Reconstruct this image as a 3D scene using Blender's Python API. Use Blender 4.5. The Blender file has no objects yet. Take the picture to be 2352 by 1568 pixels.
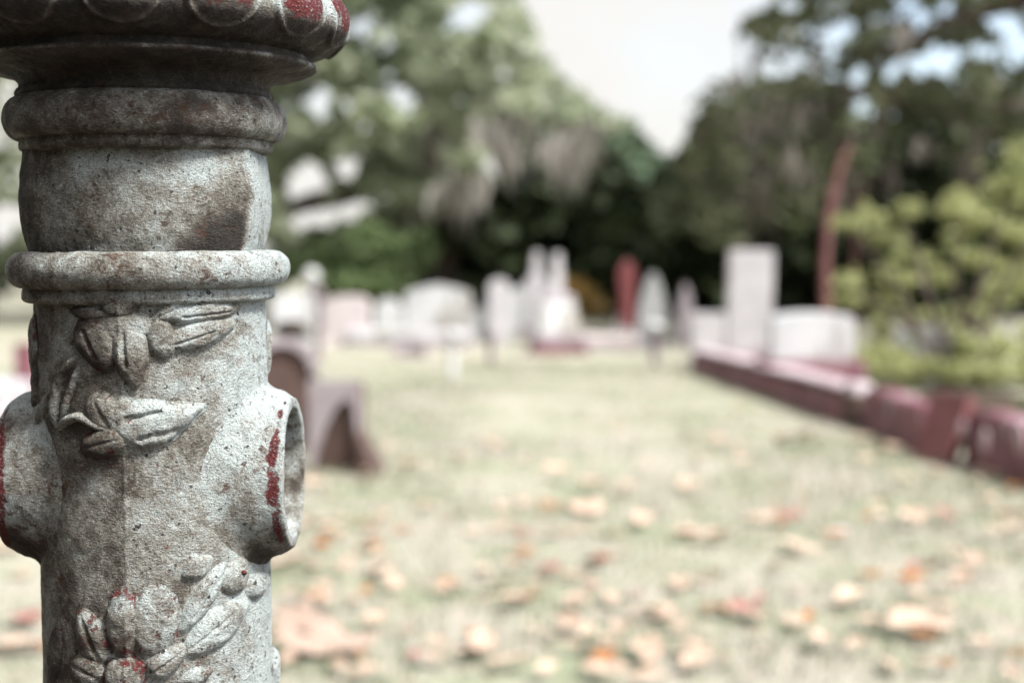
import bpy, bmesh, math, random
import numpy as np
from mathutils import Vector, Matrix
random.seed(7); rng = np.random.default_rng(11)
R = math.radians
SC = bpy.context.scene
COL = SC.collection

# ------------------------------------------------------------------ camera geometry
F = 2352*50/36.0            # focal length in picture units (picture = 2352 x 1568 units)
H = 1.0                     # camera height
PITCH = math.atan(184/F)    # horizon at y = 600
CAM = np.array([0, 0, H])
FW = np.array([0, math.cos(PITCH), -math.sin(PITCH)])
UP = np.array([0, math.sin(PITCH), math.cos(PITCH)])
RT = np.array([1.0, 0, 0])
def ray(x, y):
    return FW + (x-1176)/F*RT + (784-y)/F*UP
def P(x, y, d):
    return CAM + d*ray(x, y)
def G(x, y):
    r = ray(x, y); t = -H/r[2]
    return CAM + t*r
def project(p):
    q = np.asarray(p) - CAM
    d = q@FW
    d = np.where(np.abs(d) < 1e-6, 1e-6, d)
    return 1176+F*(q@RT)/d, 784-F*(q@UP)/d
def S(v): return v*0.9408    # photograph pixels -> picture units

# ------------------------------------------------------------------ object helpers
def link(o): COL.objects.link(o); return o
def tag(o, label=None, cat=None, group=None, kind=None):
    for k, v in (('label', label), ('category', cat), ('group', group), ('kind', kind)):
        if v: o[k] = v
    if cat and not kind: o['kind'] = 'thing'
    return o
def empty(name, loc, rz=0):
    o = link(bpy.data.objects.new(name, None)); o.location = loc; o.rotation_euler = (0, 0, rz)
    o.empty_display_size = .1
    return o
def mesh_np(name, V, faces, mat, parent=None, smooth=False, attrs=None):
    """faces: (n,3) or (n,4) int array"""
    V = np.asarray(V, np.float32); faces = np.asarray(faces, np.int32)
    me = bpy.data.meshes.new(name)
    k = faces.shape[1]
    me.vertices.add(len(V)); me.vertices.foreach_set('co', V.ravel())
    me.loops.add(faces.size); me.loops.foreach_set('vertex_index', faces.ravel())
    me.polygons.add(len(faces))
    me.polygons.foreach_set('loop_start', np.arange(0, faces.size, k, dtype=np.int32))
    me.polygons.foreach_set('use_smooth', np.full(len(faces), smooth))
    me.update(calc_edges=True); me.validate()
    for an, av in (attrs or {}).items():
        a = me.attributes.new(an, 'FLOAT', 'POINT'); a.data.foreach_set('value', np.asarray(av, np.float32).ravel())
    if mat: me.materials.append(mat)
    o = link(bpy.data.objects.new(name, me))
    if parent: o.parent = parent
    return o
def obj_bm(name, bm, mat, parent=None, smooth=False):
    me = bpy.data.meshes.new(name); bm.to_mesh(me); bm.free()
    if smooth:
        for p in me.polygons: p.use_smooth = True
    if mat: me.materials.append(mat)
    o = link(bpy.data.objects.new(name, me))
    if parent: o.parent = parent
    return o

# ------------------------------------------------------------------ numpy noise
def _h(ix, iy, iz, seed):
    n = (ix*374761393 + iy*668265263 + iz*2147483647 + seed*1274126177) & 0xffffffff
    n = ((n ^ (n >> 13))*1274126177) & 0xffffffff
    n = (n ^ (n >> 16)) & 0xffffffff
    return n/4294967295.0*2-1
def vnoise(p, seed=0):
    p = np.asarray(p, float); i = np.floor(p).astype(np.int64); f = p-i; f = f*f*(3-2*f)
    o = 0
    for a in (0, 1):
        for b in (0, 1):
            for c in (0, 1):
                w = (f[..., 0] if a else 1-f[..., 0])*(f[..., 1] if b else 1-f[..., 1])*(f[..., 2] if c else 1-f[..., 2])
                o = o + w*_h(i[..., 0]+a, i[..., 1]+b, i[..., 2]+c, seed)
    return o
def fbm(p, n=3, seed=0):
    o = 0; a = 1
    for k in range(n):
        o = o + a*vnoise(np.asarray(p)*2**k, seed+k*17); a *= .5
    return o
def sstep(a, b, x):
    t = np.clip((x-a)/(b-a), 0, 1); return t*t*(3-2*t)

# ------------------------------------------------------------------ materials
class NT:
    def __init__(s, name):
        s.m = bpy.data.materials.new(name); s.m.use_nodes = True
        s.t = s.m.node_tree; s.t.nodes.clear()
        s.out = s.n('ShaderNodeOutputMaterial')
    def n(s, t, **kw):
        x = s.t.nodes.new(t)
        for k, v in kw.items(): setattr(x, k, v)
        return x
    def l(s, a, b): s.t.links.new(a, b)
    def val(s, sock, v):
        if hasattr(v, 'is_linked') or hasattr(v, 'links'): s.l(v, sock)
        else: sock.default_value = v
    def noise(s, scale, detail=3, rough=.55, vec=None, dist=0):
        x = s.n('ShaderNodeTexNoise'); x.inputs['Scale'].default_value = scale; x.inputs['Detail'].default_value = detail
        x.inputs['Roughness'].default_value = rough; x.inputs['Distortion'].default_value = dist
        if vec is not None: s.l(vec, x.inputs['Vector'])
        return x.outputs['Fac']
    def ramp(s, fac, pts):
        x = s.n('ShaderNodeValToRGB'); e = x.color_ramp.elements
        while len(e) < len(pts): e.new(.5)
        for i, (p, c) in enumerate(pts):
            e[i].position = p; e[i].color = (*c, 1) if hasattr(c, '__len__') else (c, c, c, 1)
        s.l(fac, x.inputs['Fac']); return x.outputs['Color']
    def mix(s, fac, a, b, mode='MIX'):
        x = s.n('ShaderNodeMix', data_type='RGBA', blend_type=mode)
        s.val(x.inputs['Factor'], fac)
        for sk, v in ((x.inputs['A'], a), (x.inputs['B'], b)):
            if hasattr(v, '__len__') and not hasattr(v, 'links'): sk.default_value = (*v, 1)
            else: s.l(v, sk)
        return x.outputs['Result']
    def math(s, op, a, b=0.0):
        x = s.n('ShaderNodeMath', operation=op); s.val(x.inputs[0], a); s.val(x.inputs[1], b); return x.outputs[0]
    def coords(s, scale=(1, 1, 1)):
        c = s.n('ShaderNodeTexCoord'); m = s.n('ShaderNodeMapping'); m.inputs['Scale'].default_value = scale
        s.l(c.outputs['Object'], m.inputs['Vector']); return m.outputs['Vector']
    def bump(s, h, dist, strength=1.0, prev=None):
        b = s.n('ShaderNodeBump'); b.inputs['Distance'].default_value = dist; b.inputs['Strength'].default_value = strength
        s.l(h, b.inputs['Height'])
        if prev is not None: s.l(prev, b.inputs['Normal'])
        return b.outputs['Normal']
    def finish(s, col, rough=.8, normal=None, spec=.3, metal=0):
        b = s.n('ShaderNodeBsdfPrincipled'); s.val(b.inputs['Base Color'], (*col, 1) if isinstance(col, tuple) else col)
        s.val(b.inputs['Roughness'], rough); b.inputs['Specular IOR Level'].default_value = spec; b.inputs['Metallic'].default_value = metal
        if normal is not None: s.l(normal, b.inputs['Normal'])
        s.l(b.outputs[0], s.out.inputs[0]); return s.m
    def attr(s, name):
        a = s.n('ShaderNodeAttribute'); a.attribute_name = name; return a.outputs['Fac']

def stone_mat(name, c1, c2, c3, scale=6, bump=.004, rough=.8, thr=.55):
    t = NT(name); v = t.coords()
    a = t.noise(scale, 5, .65, v); b = t.noise(scale*7, 4, .6, v); st = t.noise(scale*.8, 4, .7, t.coords((1, 1, .35)))
    col = t.mix(t.ramp(a, [(.38, 0.), (.62, 1.)]), c1, c2)
    col = t.mix(t.ramp(st, [(thr, 0.), (thr+.1, 1.)]), col, c3)
    col = t.mix(t.ramp(b, [(.3, .35), (.5, 0.)]), col, c3)
    return t.finish(col, rough, t.bump(b, bump))

def leaf_mat(name, cols, trans=.35, rough=.6, scale=.8):
    t = NT(name); g = t.n('ShaderNodeNewGeometry'); v = t.coords()
    r = g.outputs['Random Per Island']
    n = len(cols)
    col = t.ramp(r, [(i/(max(1, n-1)), c) for i, c in enumerate(cols)])
    big = t.noise(scale, 3, .5, v)
    col = t.mix(t.ramp(big, [(.35, 0.), (.65, 1.)]), t.mix(1.0, col, (.75, .78, .73), 'MULTIPLY'), col)
    b = t.n('ShaderNodeBsdfPrincipled'); t.l(col, b.inputs['Base Color']); b.inputs['Roughness'].default_value = rough
    b.inputs['Specular IOR Level'].default_value = .25
    tr = t.n('ShaderNodeBsdfTranslucent'); t.l(col, tr.inputs['Color'])
    mx = t.n('ShaderNodeMixShader'); mx.inputs[0].default_value = trans
    t.l(b.outputs[0], mx.inputs[1]); t.l(tr.outputs[0], mx.inputs[2]); t.l(mx.outputs[0], t.out.inputs[0])
    return t.m

def iron_mat():
    t = NT('weathered_painted_iron')
    v = t.coords(); vs = t.coords((1, 1, 1.9))
    wear = t.attr('wear'); grime_shade = t.attr('grime_shade')
    blot = t.noise(38, 5, .62, v); blot2 = t.noise(120, 5, .68, v, .4)
    grain = t.noise(560, 3, .65, vs, .25); fine = t.noise(1500, 2, .6, vs); vfine = t.noise(260, 4, .62, v); ragged = t.noise(190, 8, .74, v, .6)
    # grey paint against brown-grey patina, with painted shade in the same mask
    f = t.math('ADD', t.math('MULTIPLY', blot, .34), t.math('MULTIPLY', blot2, .39))
    f = t.math('ADD', f, t.math('MULTIPLY', t.math('SUBTRACT', 1.0, grain), .27))
    f = t.math('ADD', f, t.math('MULTIPLY', t.math('SUBTRACT', grime_shade, .5), .42))
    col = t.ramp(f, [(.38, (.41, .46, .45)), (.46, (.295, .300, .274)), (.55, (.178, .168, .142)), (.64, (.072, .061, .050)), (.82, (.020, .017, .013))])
    # flaked paint with crisp edges, and brown runs down from the mouldings
    flake = t.noise(85, 9, .72, v, .8)
    fk = t.ramp(flake, [(.575, 0.), (.60, .5)])
    col = t.mix(t.math('MULTIPLY', fk, t.ramp(grime_shade, [(.2, .25), (.6, 1.)])), col, (.105, .090, .074))
    drip = t.noise(75, 4, .6, t.coords((1, 1, .09)))
    col = t.mix(t.math('MULTIPLY', t.ramp(drip, [(.55, 0.), (.68, .5)]), t.ramp(blot, [(.42, 0.), (.56, 1.)])), col, (.085, .062, .044))
    # chalky flecks and dark pits
    fl = t.math('MULTIPLY', t.ramp(grain, [(.56, 0.), (.68, .6)]), t.ramp(f, [(.45, 1.), (.60, .06)]))
    col = t.mix(fl, col, (.42, .475, .47))
    col = t.mix(t.ramp(fine, [(.34, .8), (.45, 0.)]), col, (.032, .029, .026))
    col = t.mix(t.ramp(t.noise(330, 2, .5, v), [(.29, .95), (.34, 0.)]), col, (.035, .03, .028))
    # brown rust
    rs = t.math('ADD', t.math('MULTIPLY', t.noise(210, 4, .7, v), .6), t.math('MULTIPLY', t.noise(34, 3, .5, v), .4))
    rs = t.math('ADD', rs, t.math('MULTIPLY', t.math('SUBTRACT', grime_shade, .5), .02))
    col = t.mix(t.ramp(rs, [(.575, 0.), (.63, .8)]), col, (.062, .026, .014))
    sp_ = t.noise(330, 3, .6, v)
    col = t.mix(t.math('MULTIPLY', t.ramp(sp_, [(.66, 0.), (.69, .9)]), t.ramp(t.noise(30, 3, .5, v), [(.45, 0.), (.6, 1.)])), col, (.11, .022, .014))
    # red undercoat where the paint has worn through
    w = t.math('ADD', t.math('MULTIPLY', ragged, 1.0), t.math('MULTIPLY', wear, .62))
    redc = t.ramp(t.noise(700, 2, .5, v), [(.35, (.055, .0045, .006)), (.65, (.125, .011, .010))])
    col = t.mix(t.ramp(w, [(.73, 0.), (.765, .55), (.775, 0.)]), col, (.075, .030, .022))
    col = t.mix(t.math('MULTIPLY', t.ramp(w, [(.77, 0.), (.80, .85), (.90, 1.)]), t.ramp(grain, [(.56, 1.), (.66, .35)])), col, redc)
    h = t.math('ADD', t.math('MULTIPLY', grain, .7), t.math('MULTIPLY', fine, .35))
    h = t.math('ADD', h, t.math('MULTIPLY', vfine, .9)); h = t.math('SUBTRACT', h, t.math('MULTIPLY', fk, .35)); h = t.math('SUBTRACT', h, t.math('MULTIPLY', t.ramp(w, [(.765, 0.), (.785, 1.)]), .35))
    nrm = t.bump(h, .0025, 1.0)
    rough = t.ramp(blot2, [(.3, .55), (.7, .85)])
    return t.finish(col, rough, nrm, .35)

M = {}
M['iron'] = iron_mat()
M['marble'] = stone_mat('white_marble', (.53, .535, .545), (.44, .45, .465), (.29, .275, .25), 3, thr=.50)
M['pinkstone'] = stone_mat('pinkish_marble', (.51, .46, .46), (.45, .405, .41), (.42, .36, .35), 3)
M['greystone'] = stone_mat('grey_granite', (.49, .475, .49), (.40, .39, .405), (.33, .30, .30), 5)
M['mauve'] = stone_mat('mauve_grey_stone', (.40, .36, .38), (.30, .26, .28), (.14, .11, .105), 6)
M['red'] = stone_mat('red_granite', (.45, .165, .165), (.34, .10, .105), (.20, .06, .06), 5)
M['maroon'] = stone_mat('maroon_painted_kerb', (.185, .072, .088), (.115, .040, .052), (.34, .25, .275), 4, .008, .6, .58)
M['lichen'] = stone_mat('lichen_grey_stone', (.46, .41, .43), (.39, .32, .35), (.22, .09, .10), 5)
M['brownstone'] = stone_mat('dark_brown_stone', (.080, .052, .044), (.105, .064, .056), (.045, .03, .026), 7)
M['redslab'] = stone_mat('dull_red_slab', (.19, .078, .080), (.145, .055, .058), (.10, .045, .045), 6)
M['black'] = stone_mat('black_iron', (.018, .016, .014), (.03, .026, .022), (.05, .03, .02), 9)
M['rail'] = stone_mat('pale_painted_iron', (.55, .57, .57), (.46, .47, .47), (.25, .22, .21), 12)
M['darkpost'] = stone_mat('purple_grey_iron', (.20, .16, .18), (.16, .13, .14), (.09, .06, .06), 12)
M['bark'] = stone_mat('grey_brown_bark', (.085, .065, .052), (.055, .042, .035), (.13, .11, .095), 5, .03, .95)
M['redbark'] = stone_mat('reddish_smooth_bark', (.17, .075, .070), (.125, .052, .05), (.08, .035, .03), 3, .01, .7)
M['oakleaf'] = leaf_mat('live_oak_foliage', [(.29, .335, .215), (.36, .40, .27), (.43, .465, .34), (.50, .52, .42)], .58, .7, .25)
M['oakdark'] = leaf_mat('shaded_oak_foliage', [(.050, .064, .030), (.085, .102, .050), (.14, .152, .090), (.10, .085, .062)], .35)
M['cool'] = leaf_mat('blue_green_foliage', [(.11, .17, .11), (.16, .23, .15), (.23, .30, .20)], .35)
M['wood'] = leaf_mat('dark_understorey', [(.026, .036, .017), (.038, .052, .024), (.055, .072, .034)], .2)
M['bush'] = leaf_mat('mid_green_foliage', [(.13, .19, .08), (.18, .24, .11), (.24, .30, .16)], .35)
M['gold'] = leaf_mat('yellow_green_foliage', [(.34, .36, .16), (.43, .445, .21), (.52, .53, .29), (.36, .39, .20)], .45, .6, 2.5)
M['ochre'] = leaf_mat('dried_ochre_fronds', [(.26, .15, .045), (.34, .21, .07), (.20, .16, .06)], .3)
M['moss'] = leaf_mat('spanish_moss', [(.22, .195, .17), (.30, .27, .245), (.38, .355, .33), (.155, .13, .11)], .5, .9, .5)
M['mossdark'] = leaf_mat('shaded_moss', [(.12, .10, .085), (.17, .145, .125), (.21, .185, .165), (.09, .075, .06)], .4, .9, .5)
M['mosspale'] = leaf_mat('pale_moss', [(.42, .39, .365), (.50, .47, .45), (.36, .33, .30)], .5, .9, .3)
M['grass'] = leaf_mat('dry_lawn_blades', [(.325, .30, .245), (.26, .27, .19), (.17, .22, .125), (.36, .335, .28), (.20, .24, .14)], .3, .7, .9)

def ground_mat():
    t = NT('dry_lawn'); v = t.coords()
    a = t.noise(.55, 5, .6, v); b = t.noise(9, 5, .7, v); c = t.noise(45, 3, .7, v); d = t.noise(2.2, 4, .6, v)
    col = t.mix(t.ramp(a, [(.38, 0.), (.62, 1.)]), (.335, .315, .270), (.285, .292, .225))
    col = t.mix(t.ramp(d, [(.46, 0.), (.68, .85)]), col, (.195, .240, .145))
    col = t.mix(t.ramp(b, [(.52, 0.), (.64, .8)]), col, (.40, .33, .285))
    col = t.mix(t.ramp(c, [(.30, .6), (.48, 0.)]), col, (.15, .125, .075))
    sp = t.n('ShaderNodeSeparateXYZ'); t.l(v, sp.inputs[0])          # unseen dark strip, added by the post to cut light bounced off the ground
    yy = t.math('ADD', sp.outputs['Y'], t.math('MULTIPLY', t.noise(1.2, 4, .6, v), 1.2))
    band = t.math('MULTIPLY', t.ramp(t.math('DIVIDE', yy, 10.), [(.30, 1.), (.34, 0.)]), t.ramp(t.math('ADD', t.math('DIVIDE', yy, 10.), .5), [(.15, 0.), (.2, 1.)]))
    col = t.mix(band, col, (.060, .046, .034))
    return t.finish(col, .95, t.bump(c, .02, .6), .1)
M['ground'] = ground_mat()

# ------------------------------------------------------------------ the cast-iron post in the foreground
D = 0.75                     # camera depth of its axis
PX = D/F                     # metres per picture unit at that depth
LEAN = R(0.7); LEANX = R(-0.3)
TH = PITCH+LEAN              # lean against the picture plane
az_ = np.array([math.sin(LEANX), -math.sin(LEAN), math.cos(LEAN)]); az_ /= np.linalg.norm(az_)
ax_ = np.array([1., 0, 0]); ax_ -= az_*(ax_@az_); ax_ /= np.linalg.norm(ax_)
ay_ = np.cross(az_, ax_)
C0 = P(350, 784, D)          # local origin of the "unit" frame
LZG = C0[2]/az_[2]           # height of C0 above the base along the axis
BASE = C0-az_*LZG
def Zof(y):                  # local height (units) of picture row y on the axis
    t = 784-y
    return t*F/(F*math.cos(TH)+t*math.sin(TH))
def rof(r, y):
    Z = Zof(y); return r*(F-Z*math.sin(TH))/F/1.030
CL = np.array([ax_, ay_, az_])
CAML = CL@(CAM-C0)/PX        # camera in local units
def pix_to_shaft(x, y, rad=262.0):
    """points of the shaft's surface seen at picture points x, y -> azimuth (0 = -Y, + to +X), height"""
    x = np.asarray(x, float); y = np.asarray(y, float)
    d = FW[None]+((x-1176)/F)[..., None].reshape(-1, 1)*RT[None]+((784-y)/F).reshape(-1, 1)*UP[None]
    d = d@CL.T
    o = CAML
    a = d[:, 0]**2+d[:, 1]**2; b = o[0]*d[:, 0]+o[1]*d[:, 1]; c = o[0]**2+o[1]**2-rad**2
    disc = b*b-a*c
    t = (-b-np.sqrt(np.maximum(disc, 0)))/a
    p = o[None]+t[:, None]*d
    return np.arctan2(p[:, 0], -p[:, 1]), p[:, 2]

def resample(pts, step):
    pts = np.array(pts, float); out = []
    n = len(pts)
    for i in range(n-1):
        p0 = pts[max(i-1, 0)]; p1 = pts[i]; p2 = pts[i+1]; p3 = pts[min(i+2, n-1)]
        k = max(1, int(np.linalg.norm(p2-p1)/step))
        for j in range(k):
            t = j/k
            out.append(.5*((2*p1)+(-p0+p2)*t+(2*p0-5*p1+4*p2-p3)*t*t+(-p0+3*p1-3*p2+p3)*t**3))
    out.append(pts[-1]); return np.array(out)

post = empty('fence_post', tuple(BASE))
post.matrix_world = Matrix(((ax_[0], ay_[0], az_[0], BASE[0]), (ax_[1], ay_[1], az_[1], BASE[1]), (ax_[2], ay_[2], az_[2], BASE[2]), (0, 0, 0, 1)))
tag(post, 'ornate weathered grey cast-iron fence post with floral relief and open pipe sockets', 'fence post')

def to_m(V):                 # local units -> metres in the post's own frame (z = 0 on the ground)
    V = np.array(V, float)*PX; V[..., 2] += LZG; return V
def unit_noise(V):
    return 1.5*fbm(V/70, 2, 3)+.8*fbm(V/17, 2, 9)
def grid_faces(n, m, wrap=True):
    i = np.arange(n-1)[:, None]; j = np.arange(m if wrap else m-1)[None]
    j2 = (j+1) % m
    a = i*m+j; b = i*m+j2; c = (i+1)*m+j2; d = (i+1)*m+j
    return np.stack([a+0*i, b+0*i, c+0*i, d+0*i], -1).reshape(-1, 4)
def normals_grid(V):
    du = np.gradient(V, axis=0); dv = np.roll(V, -1, 1)-np.roll(V, 1, 1)
    n = np.cross(dv, du); l = np.linalg.norm(n, axis=-1, keepdims=True); return n/np.maximum(l, 1e-9)
def revolve(name, prof, nphi, radf=None, bumpf=None, wearf=None, grime_shadef=None, step=3.2, sharp=False, parent=None, raw=False):
    pr = np.array([(rof(r, y), Zof(y)) for r, y in prof]) if not raw else np.array(prof, float)
    pr = pr if sharp else resample(pr, step)
    phi = np.linspace(-math.pi, math.pi, nphi, endpoint=False)
    rr = pr[:, 0][:, None]*np.ones(nphi)[None]; zz = pr[:, 1][:, None]*np.ones(nphi)[None]; pp = np.ones(len(pr))[:, None]*phi[None]
    if radf is not None: rr = radf(rr, pp, zz)
    V = np.stack([rr*np.sin(pp), -rr*np.cos(pp), zz], -1)
    N = normals_grid(V)
    s = np.sign(np.sum(N*np.stack([np.sin(pp), -np.cos(pp), 0*pp], -1)))
    N = N*s
    T = np.linspace(0, 1, len(pr))[:, None]*np.ones(nphi)[None]
    disp = unit_noise(V)
    if bumpf is not None: disp = disp+bumpf(pp, T, zz)
    V = V+N*disp[..., None]
    g = (grime_shadef(pp, T, zz, V) if grime_shadef else .5+0*pp); w = (wearf(pp, T, zz, V) if wearf else 0*pp)
    f = grid_faces(len(pr), nphi)
    if s > 0: f = f[:, ::1]
    return mesh_np(name, to_m(V.reshape(-1, 3)), f, M['iron'], parent or post, True, {'wear': w, 'grime_shade': g})

DEG = 180/math.pi
# --- capital: neck bead, cavetto, lip, then a ring of egg-shaped gadroons
def cap_grime_shade(p, T, z, V): return 1.15-.25*sstep(40, 85, p*DEG)+.2*fbm(V/60, 2, 5)-.75*np.exp(-((V[..., 2]-Zof(156))/5.)**2)*sstep(-.5, .4, fbm(V/50, 2, 15))  # painted shade blackens the cap underside, over real dirt; lip worn lighter
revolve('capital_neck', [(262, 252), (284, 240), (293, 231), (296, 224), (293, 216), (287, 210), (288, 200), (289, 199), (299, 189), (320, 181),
                    (350, 175), (376, 170), (392, 164), (399, 159), (398, 153), (390, 149), (384, 142), (381, 126)], 420, grime_shadef=cap_grime_shade)
NL = 14
def lobes(p, T):
    u = ((p*DEG-8.4)/(360/NL)+.5) % 1-.5
    t = T*1.0
    e = 1-(u/.41)**2-np.abs((t-.60)/.38)**2.6
    return u, e
def gad_bump(p, T, z):
    u, e = lobes(p, T)
    b = 15*np.clip(e, 0, 1)**.7+8*np.exp(-((e+.02)/.13)**2)
    return (b-2)*sstep(0, .06, T)*sstep(1, .94, T)
def gad_wear(p, T, z, V):
    u, e = lobes(p, T)
    on = sstep(.10, .45, e)
    return on*sstep(12, 60, p*DEG)*sstep(.30, .50, T)*np.clip(1.1+.8*fbm(V/45, 3, 18), .35, 1.3)+.22*on*sstep(.1, .5, T)+.25*fbm(V/25, 2, 8)*on
def gad_grime_shade(p, T, z, V):
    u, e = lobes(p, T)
    return 1.2-1.0*sstep(15, 60, p*DEG)*sstep(.25, .5, T)-.55*np.exp(-((e+.02)/.16)**2)*(.55+.45*sstep(.2, .45, T))  # patina plus painted shade: darker underneath and left, rims lighter
revolve('gadroon_ring', [(374, 138), (398, 132), (426, 122), (452, 106), (470, 84), (475, 62), (471, 40), (460, 20), (442, 2), (410, -18), (370, -34), (336, -40)], 900, bumpf=gad_bump, wearf=gad_wear, grime_shadef=gad_grime_shade, step=3)
revolve('capital_top', [(346, -34), (320, -52), (270, -70), (200, -96), (150, -130), (120, -170), (126, -205), (110, -240), (60, -262), (2, -270)], 160, grime_shadef=cap_grime_shade, step=8)
# --- upper ring moulding and its collar
def ring_grime_shade(p, T, z, V): return .70+.2*fbm(V/45, 3, 21)-.15*sstep(20, 90, p*DEG)  # blotched patina; cap shadow painted in, sky-lit right side painted lighter
def ring_prof(r0, bulge, yc, hh, n=17):
    return [(r0+bulge*math.sin(math.pi*i/(n-1))**.75, yc+hh*math.cos(math.pi*i/(n-1))) for i in range(n)]
revolve('ring_moulding', ring_prof(280, 46, 280, 49), 420, grime_shadef=ring_grime_shade)
revolve('collar', [(262, 357), (280, 353), (288, 349), (291, 342), (290, 332), (286, 322), (270, 316)], 420, grime_shadef=ring_grime_shade)
# --- four-sided bulging block
CA = R(66)
def block_rad(r, p, z):
    a = np.abs(p)                                        # front face |az|<66, side faces, back face
    a = np.where(a > math.pi/2, math.pi-a, a)
    front = .885+.115*(np.clip(a/CA, 0, 1))**2
    mid = math.pi/2; half = mid-CA
    side = math.cos(half)/np.cos(np.clip(np.abs(a-mid), 0, half))
    side = .935+.065*(np.clip(np.abs(a-mid)/half, 0, 1))**2
    f = np.where(a < CA, front, side)
    return r*f
def block_grime_shade(p, T, z, V):
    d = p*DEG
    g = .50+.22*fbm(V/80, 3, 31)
    g = g+.5*sstep(-30, -62, d)-.42*sstep(60, 70, d)  # shade painted in on the left, sky light on the right face
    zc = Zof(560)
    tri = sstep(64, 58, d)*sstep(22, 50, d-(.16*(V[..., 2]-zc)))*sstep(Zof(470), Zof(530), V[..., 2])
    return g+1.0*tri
def block_wear(p, T, z, V): return .16*sstep(30, 62, p*DEG)*sstep(66, 60, p*DEG)+.1*fbm(V/50, 2, 3)
revolve('neck_block', [(281, 340), (283, 350), (288, 385), (293, 425), (295, 455), (292, 500), (284, 545), (274, 578), (272, 590)], 640, radf=block_rad, grime_shadef=block_grime_shade, wearf=block_wear)
def ring2_grime_shade(p, T, z, V): return .62+.25*fbm(V/60, 3, 41)-.38*sstep(-10, 70, p*DEG)-.10*sstep(.35, .75, T)  # blotched patina; sky light painted in on the right side and top
def ring2_wear(p, T, z, V): return .08+.12*fbm(V/40, 2, 4)
revolve('ring_moulding', ring_prof(278, 48, 617, 41), 420, grime_shadef=ring2_grime_shade, wearf=ring2_wear)
revolve('collar', [(258, 692), (276, 690), (287, 686), (291, 679), (290, 668), (288, 660), (280, 654), (270, 650)], 420, grime_shadef=ring2_grime_shade)
# --- shaft with a mould seam on its front
def seam_rad(r, p, z):
    d = np.abs(((p*DEG+45) % 90)-45)
    return r*(1+.020*np.exp(-d/14)-.006)
def shaft_grime_shade(p, T, z, V):
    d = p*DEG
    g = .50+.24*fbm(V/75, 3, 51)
    g = g+.13*sstep(2.0, -2.0, d+3*fbm(V/40, 2, 6)*.6)-.20*sstep(10, 60, d)-.22*sstep(50, 85, d)  # partly weathering, partly painted light: darker left of seam, lighter right
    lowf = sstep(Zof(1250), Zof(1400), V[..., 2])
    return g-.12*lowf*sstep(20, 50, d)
def shaft_wear(p, T, z, V): return .03+.12*fbm(V/60, 2, 14)
def seam_bump(p, T, z):
    return 2.2*np.exp(-(p*DEG/0.7)**2)
revolve('shaft', [(264, 680), (265, 720), (265, 900), (264, 1100), (263, 1300), (262, 1440), (262, 1620), (262, 1720)], 560, radf=seam_rad, bumpf=seam_bump, grime_shadef=shaft_grime_shade, wearf=shaft_wear, step=3.2)
zb = -LZG/PX
revolve('lower_shaft', [(256, Zof(1712)), (257, Zof(2000)), (257, zb+500), (262, zb+420), (300, zb+390), (310, zb+360), (300, zb+330), (330, zb+120), (380, zb+90), (390, zb+40), (390, zb-60)], 96, radf=seam_rad, grime_shadef=shaft_grime_shade, step=30, raw=True)
# --- pipe sockets either side
SZ = Zof(1085)
def socket(sign):
    na = 260
    al = np.linspace(0, 2*math.pi, na, endpoint=False)
    RS = 258.
    def on_shaft(rho):
        return np.sqrt(np.maximum(RS**2-(rho*np.cos(al))**2, 10))
    rows = []
    r0, r1 = 232., 194.
    x0 = on_shaft(r0)-4; xc = on_shaft(r1)
    x2 = np.minimum(xc+34, 300)
    for k in range(13):
        t = k/12
        A = np.stack([x0, r0+0*al], -1); B = np.stack([xc-2, r1+1+0*al], -1); Cc = np.stack([x2, r1-5+0*al], -1)
        rows.append((1-t)**2*A+2*t*(1-t)*B+t*t*Cc)
    XE = 316.
    for k in range(1, 30):
        t = k/29
        x = x2+(XE-x2)*t; rows.append(np.stack([x, (r1-5)+(174-(r1-5))*t**1.3+0*al], -1))
    for x, r in ((319, 172.5), (321, 170), (322, 166), (322.3, 160), (322, 153), (320.5, 149.5), (317, 147.5), (300, 146), (280, 145.5), (255, 145), (225, 145), (190, 144.5), (185, 120), (184, 60), (184, 2)):
        rows.append(np.stack([x+0*al, r+0*al], -1))
    A = np.array(rows)
    x = A[..., 0]; r = A[..., 1]; aa = al[None]+0*x
    V = np.stack([sign*x, r*np.cos(aa), SZ+r*np.sin(aa)], -1)
    N = normals_grid(V); Nr = np.stack([0*x, np.cos(aa), np.sin(aa)], -1)
    sg = np.sign(np.sum(N[10:40]*Nr[10:40])); N = N*sg
    V = V+N*(unit_noise(V)*1.1)[..., None]
    n = len(rows)
    idx = np.arange(n)[:, None]+0*x
    rim = np.exp(-((idx-36.5)/3.6)**2)
    front = -np.cos(aa)                                  # 1 = side towards the camera
    wear = rim*(.22+.50*sstep(.2, .9, front)+.30*fbm(V/30, 3, 33))+.07*sstep(10, 40, idx)+.12*fbm(V/40, 2, 77)
    gr = .28+.28*fbm(V/60, 3, 61)-.20*sstep(-.2, .9, np.sin(aa))+.62*sstep(-.35, -.95, np.sin(aa))*sstep(46, 40, idx)  # lighter along the top, darker underneath
    gr = gr+.35*sstep(44, 47, idx)*(.6+fbm(V/30, 2, 4))  # darker inside the bore
    if sign < 0: gr = gr+.22; wear = wear+.10
    f = grid_faces(n, na)
    return mesh_np('rail_socket', to_m(V.reshape(-1, 3)), f, M['iron'], post, True, {'wear': wear, 'grime_shade': gr})
socket(1); socket(-1)

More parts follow.
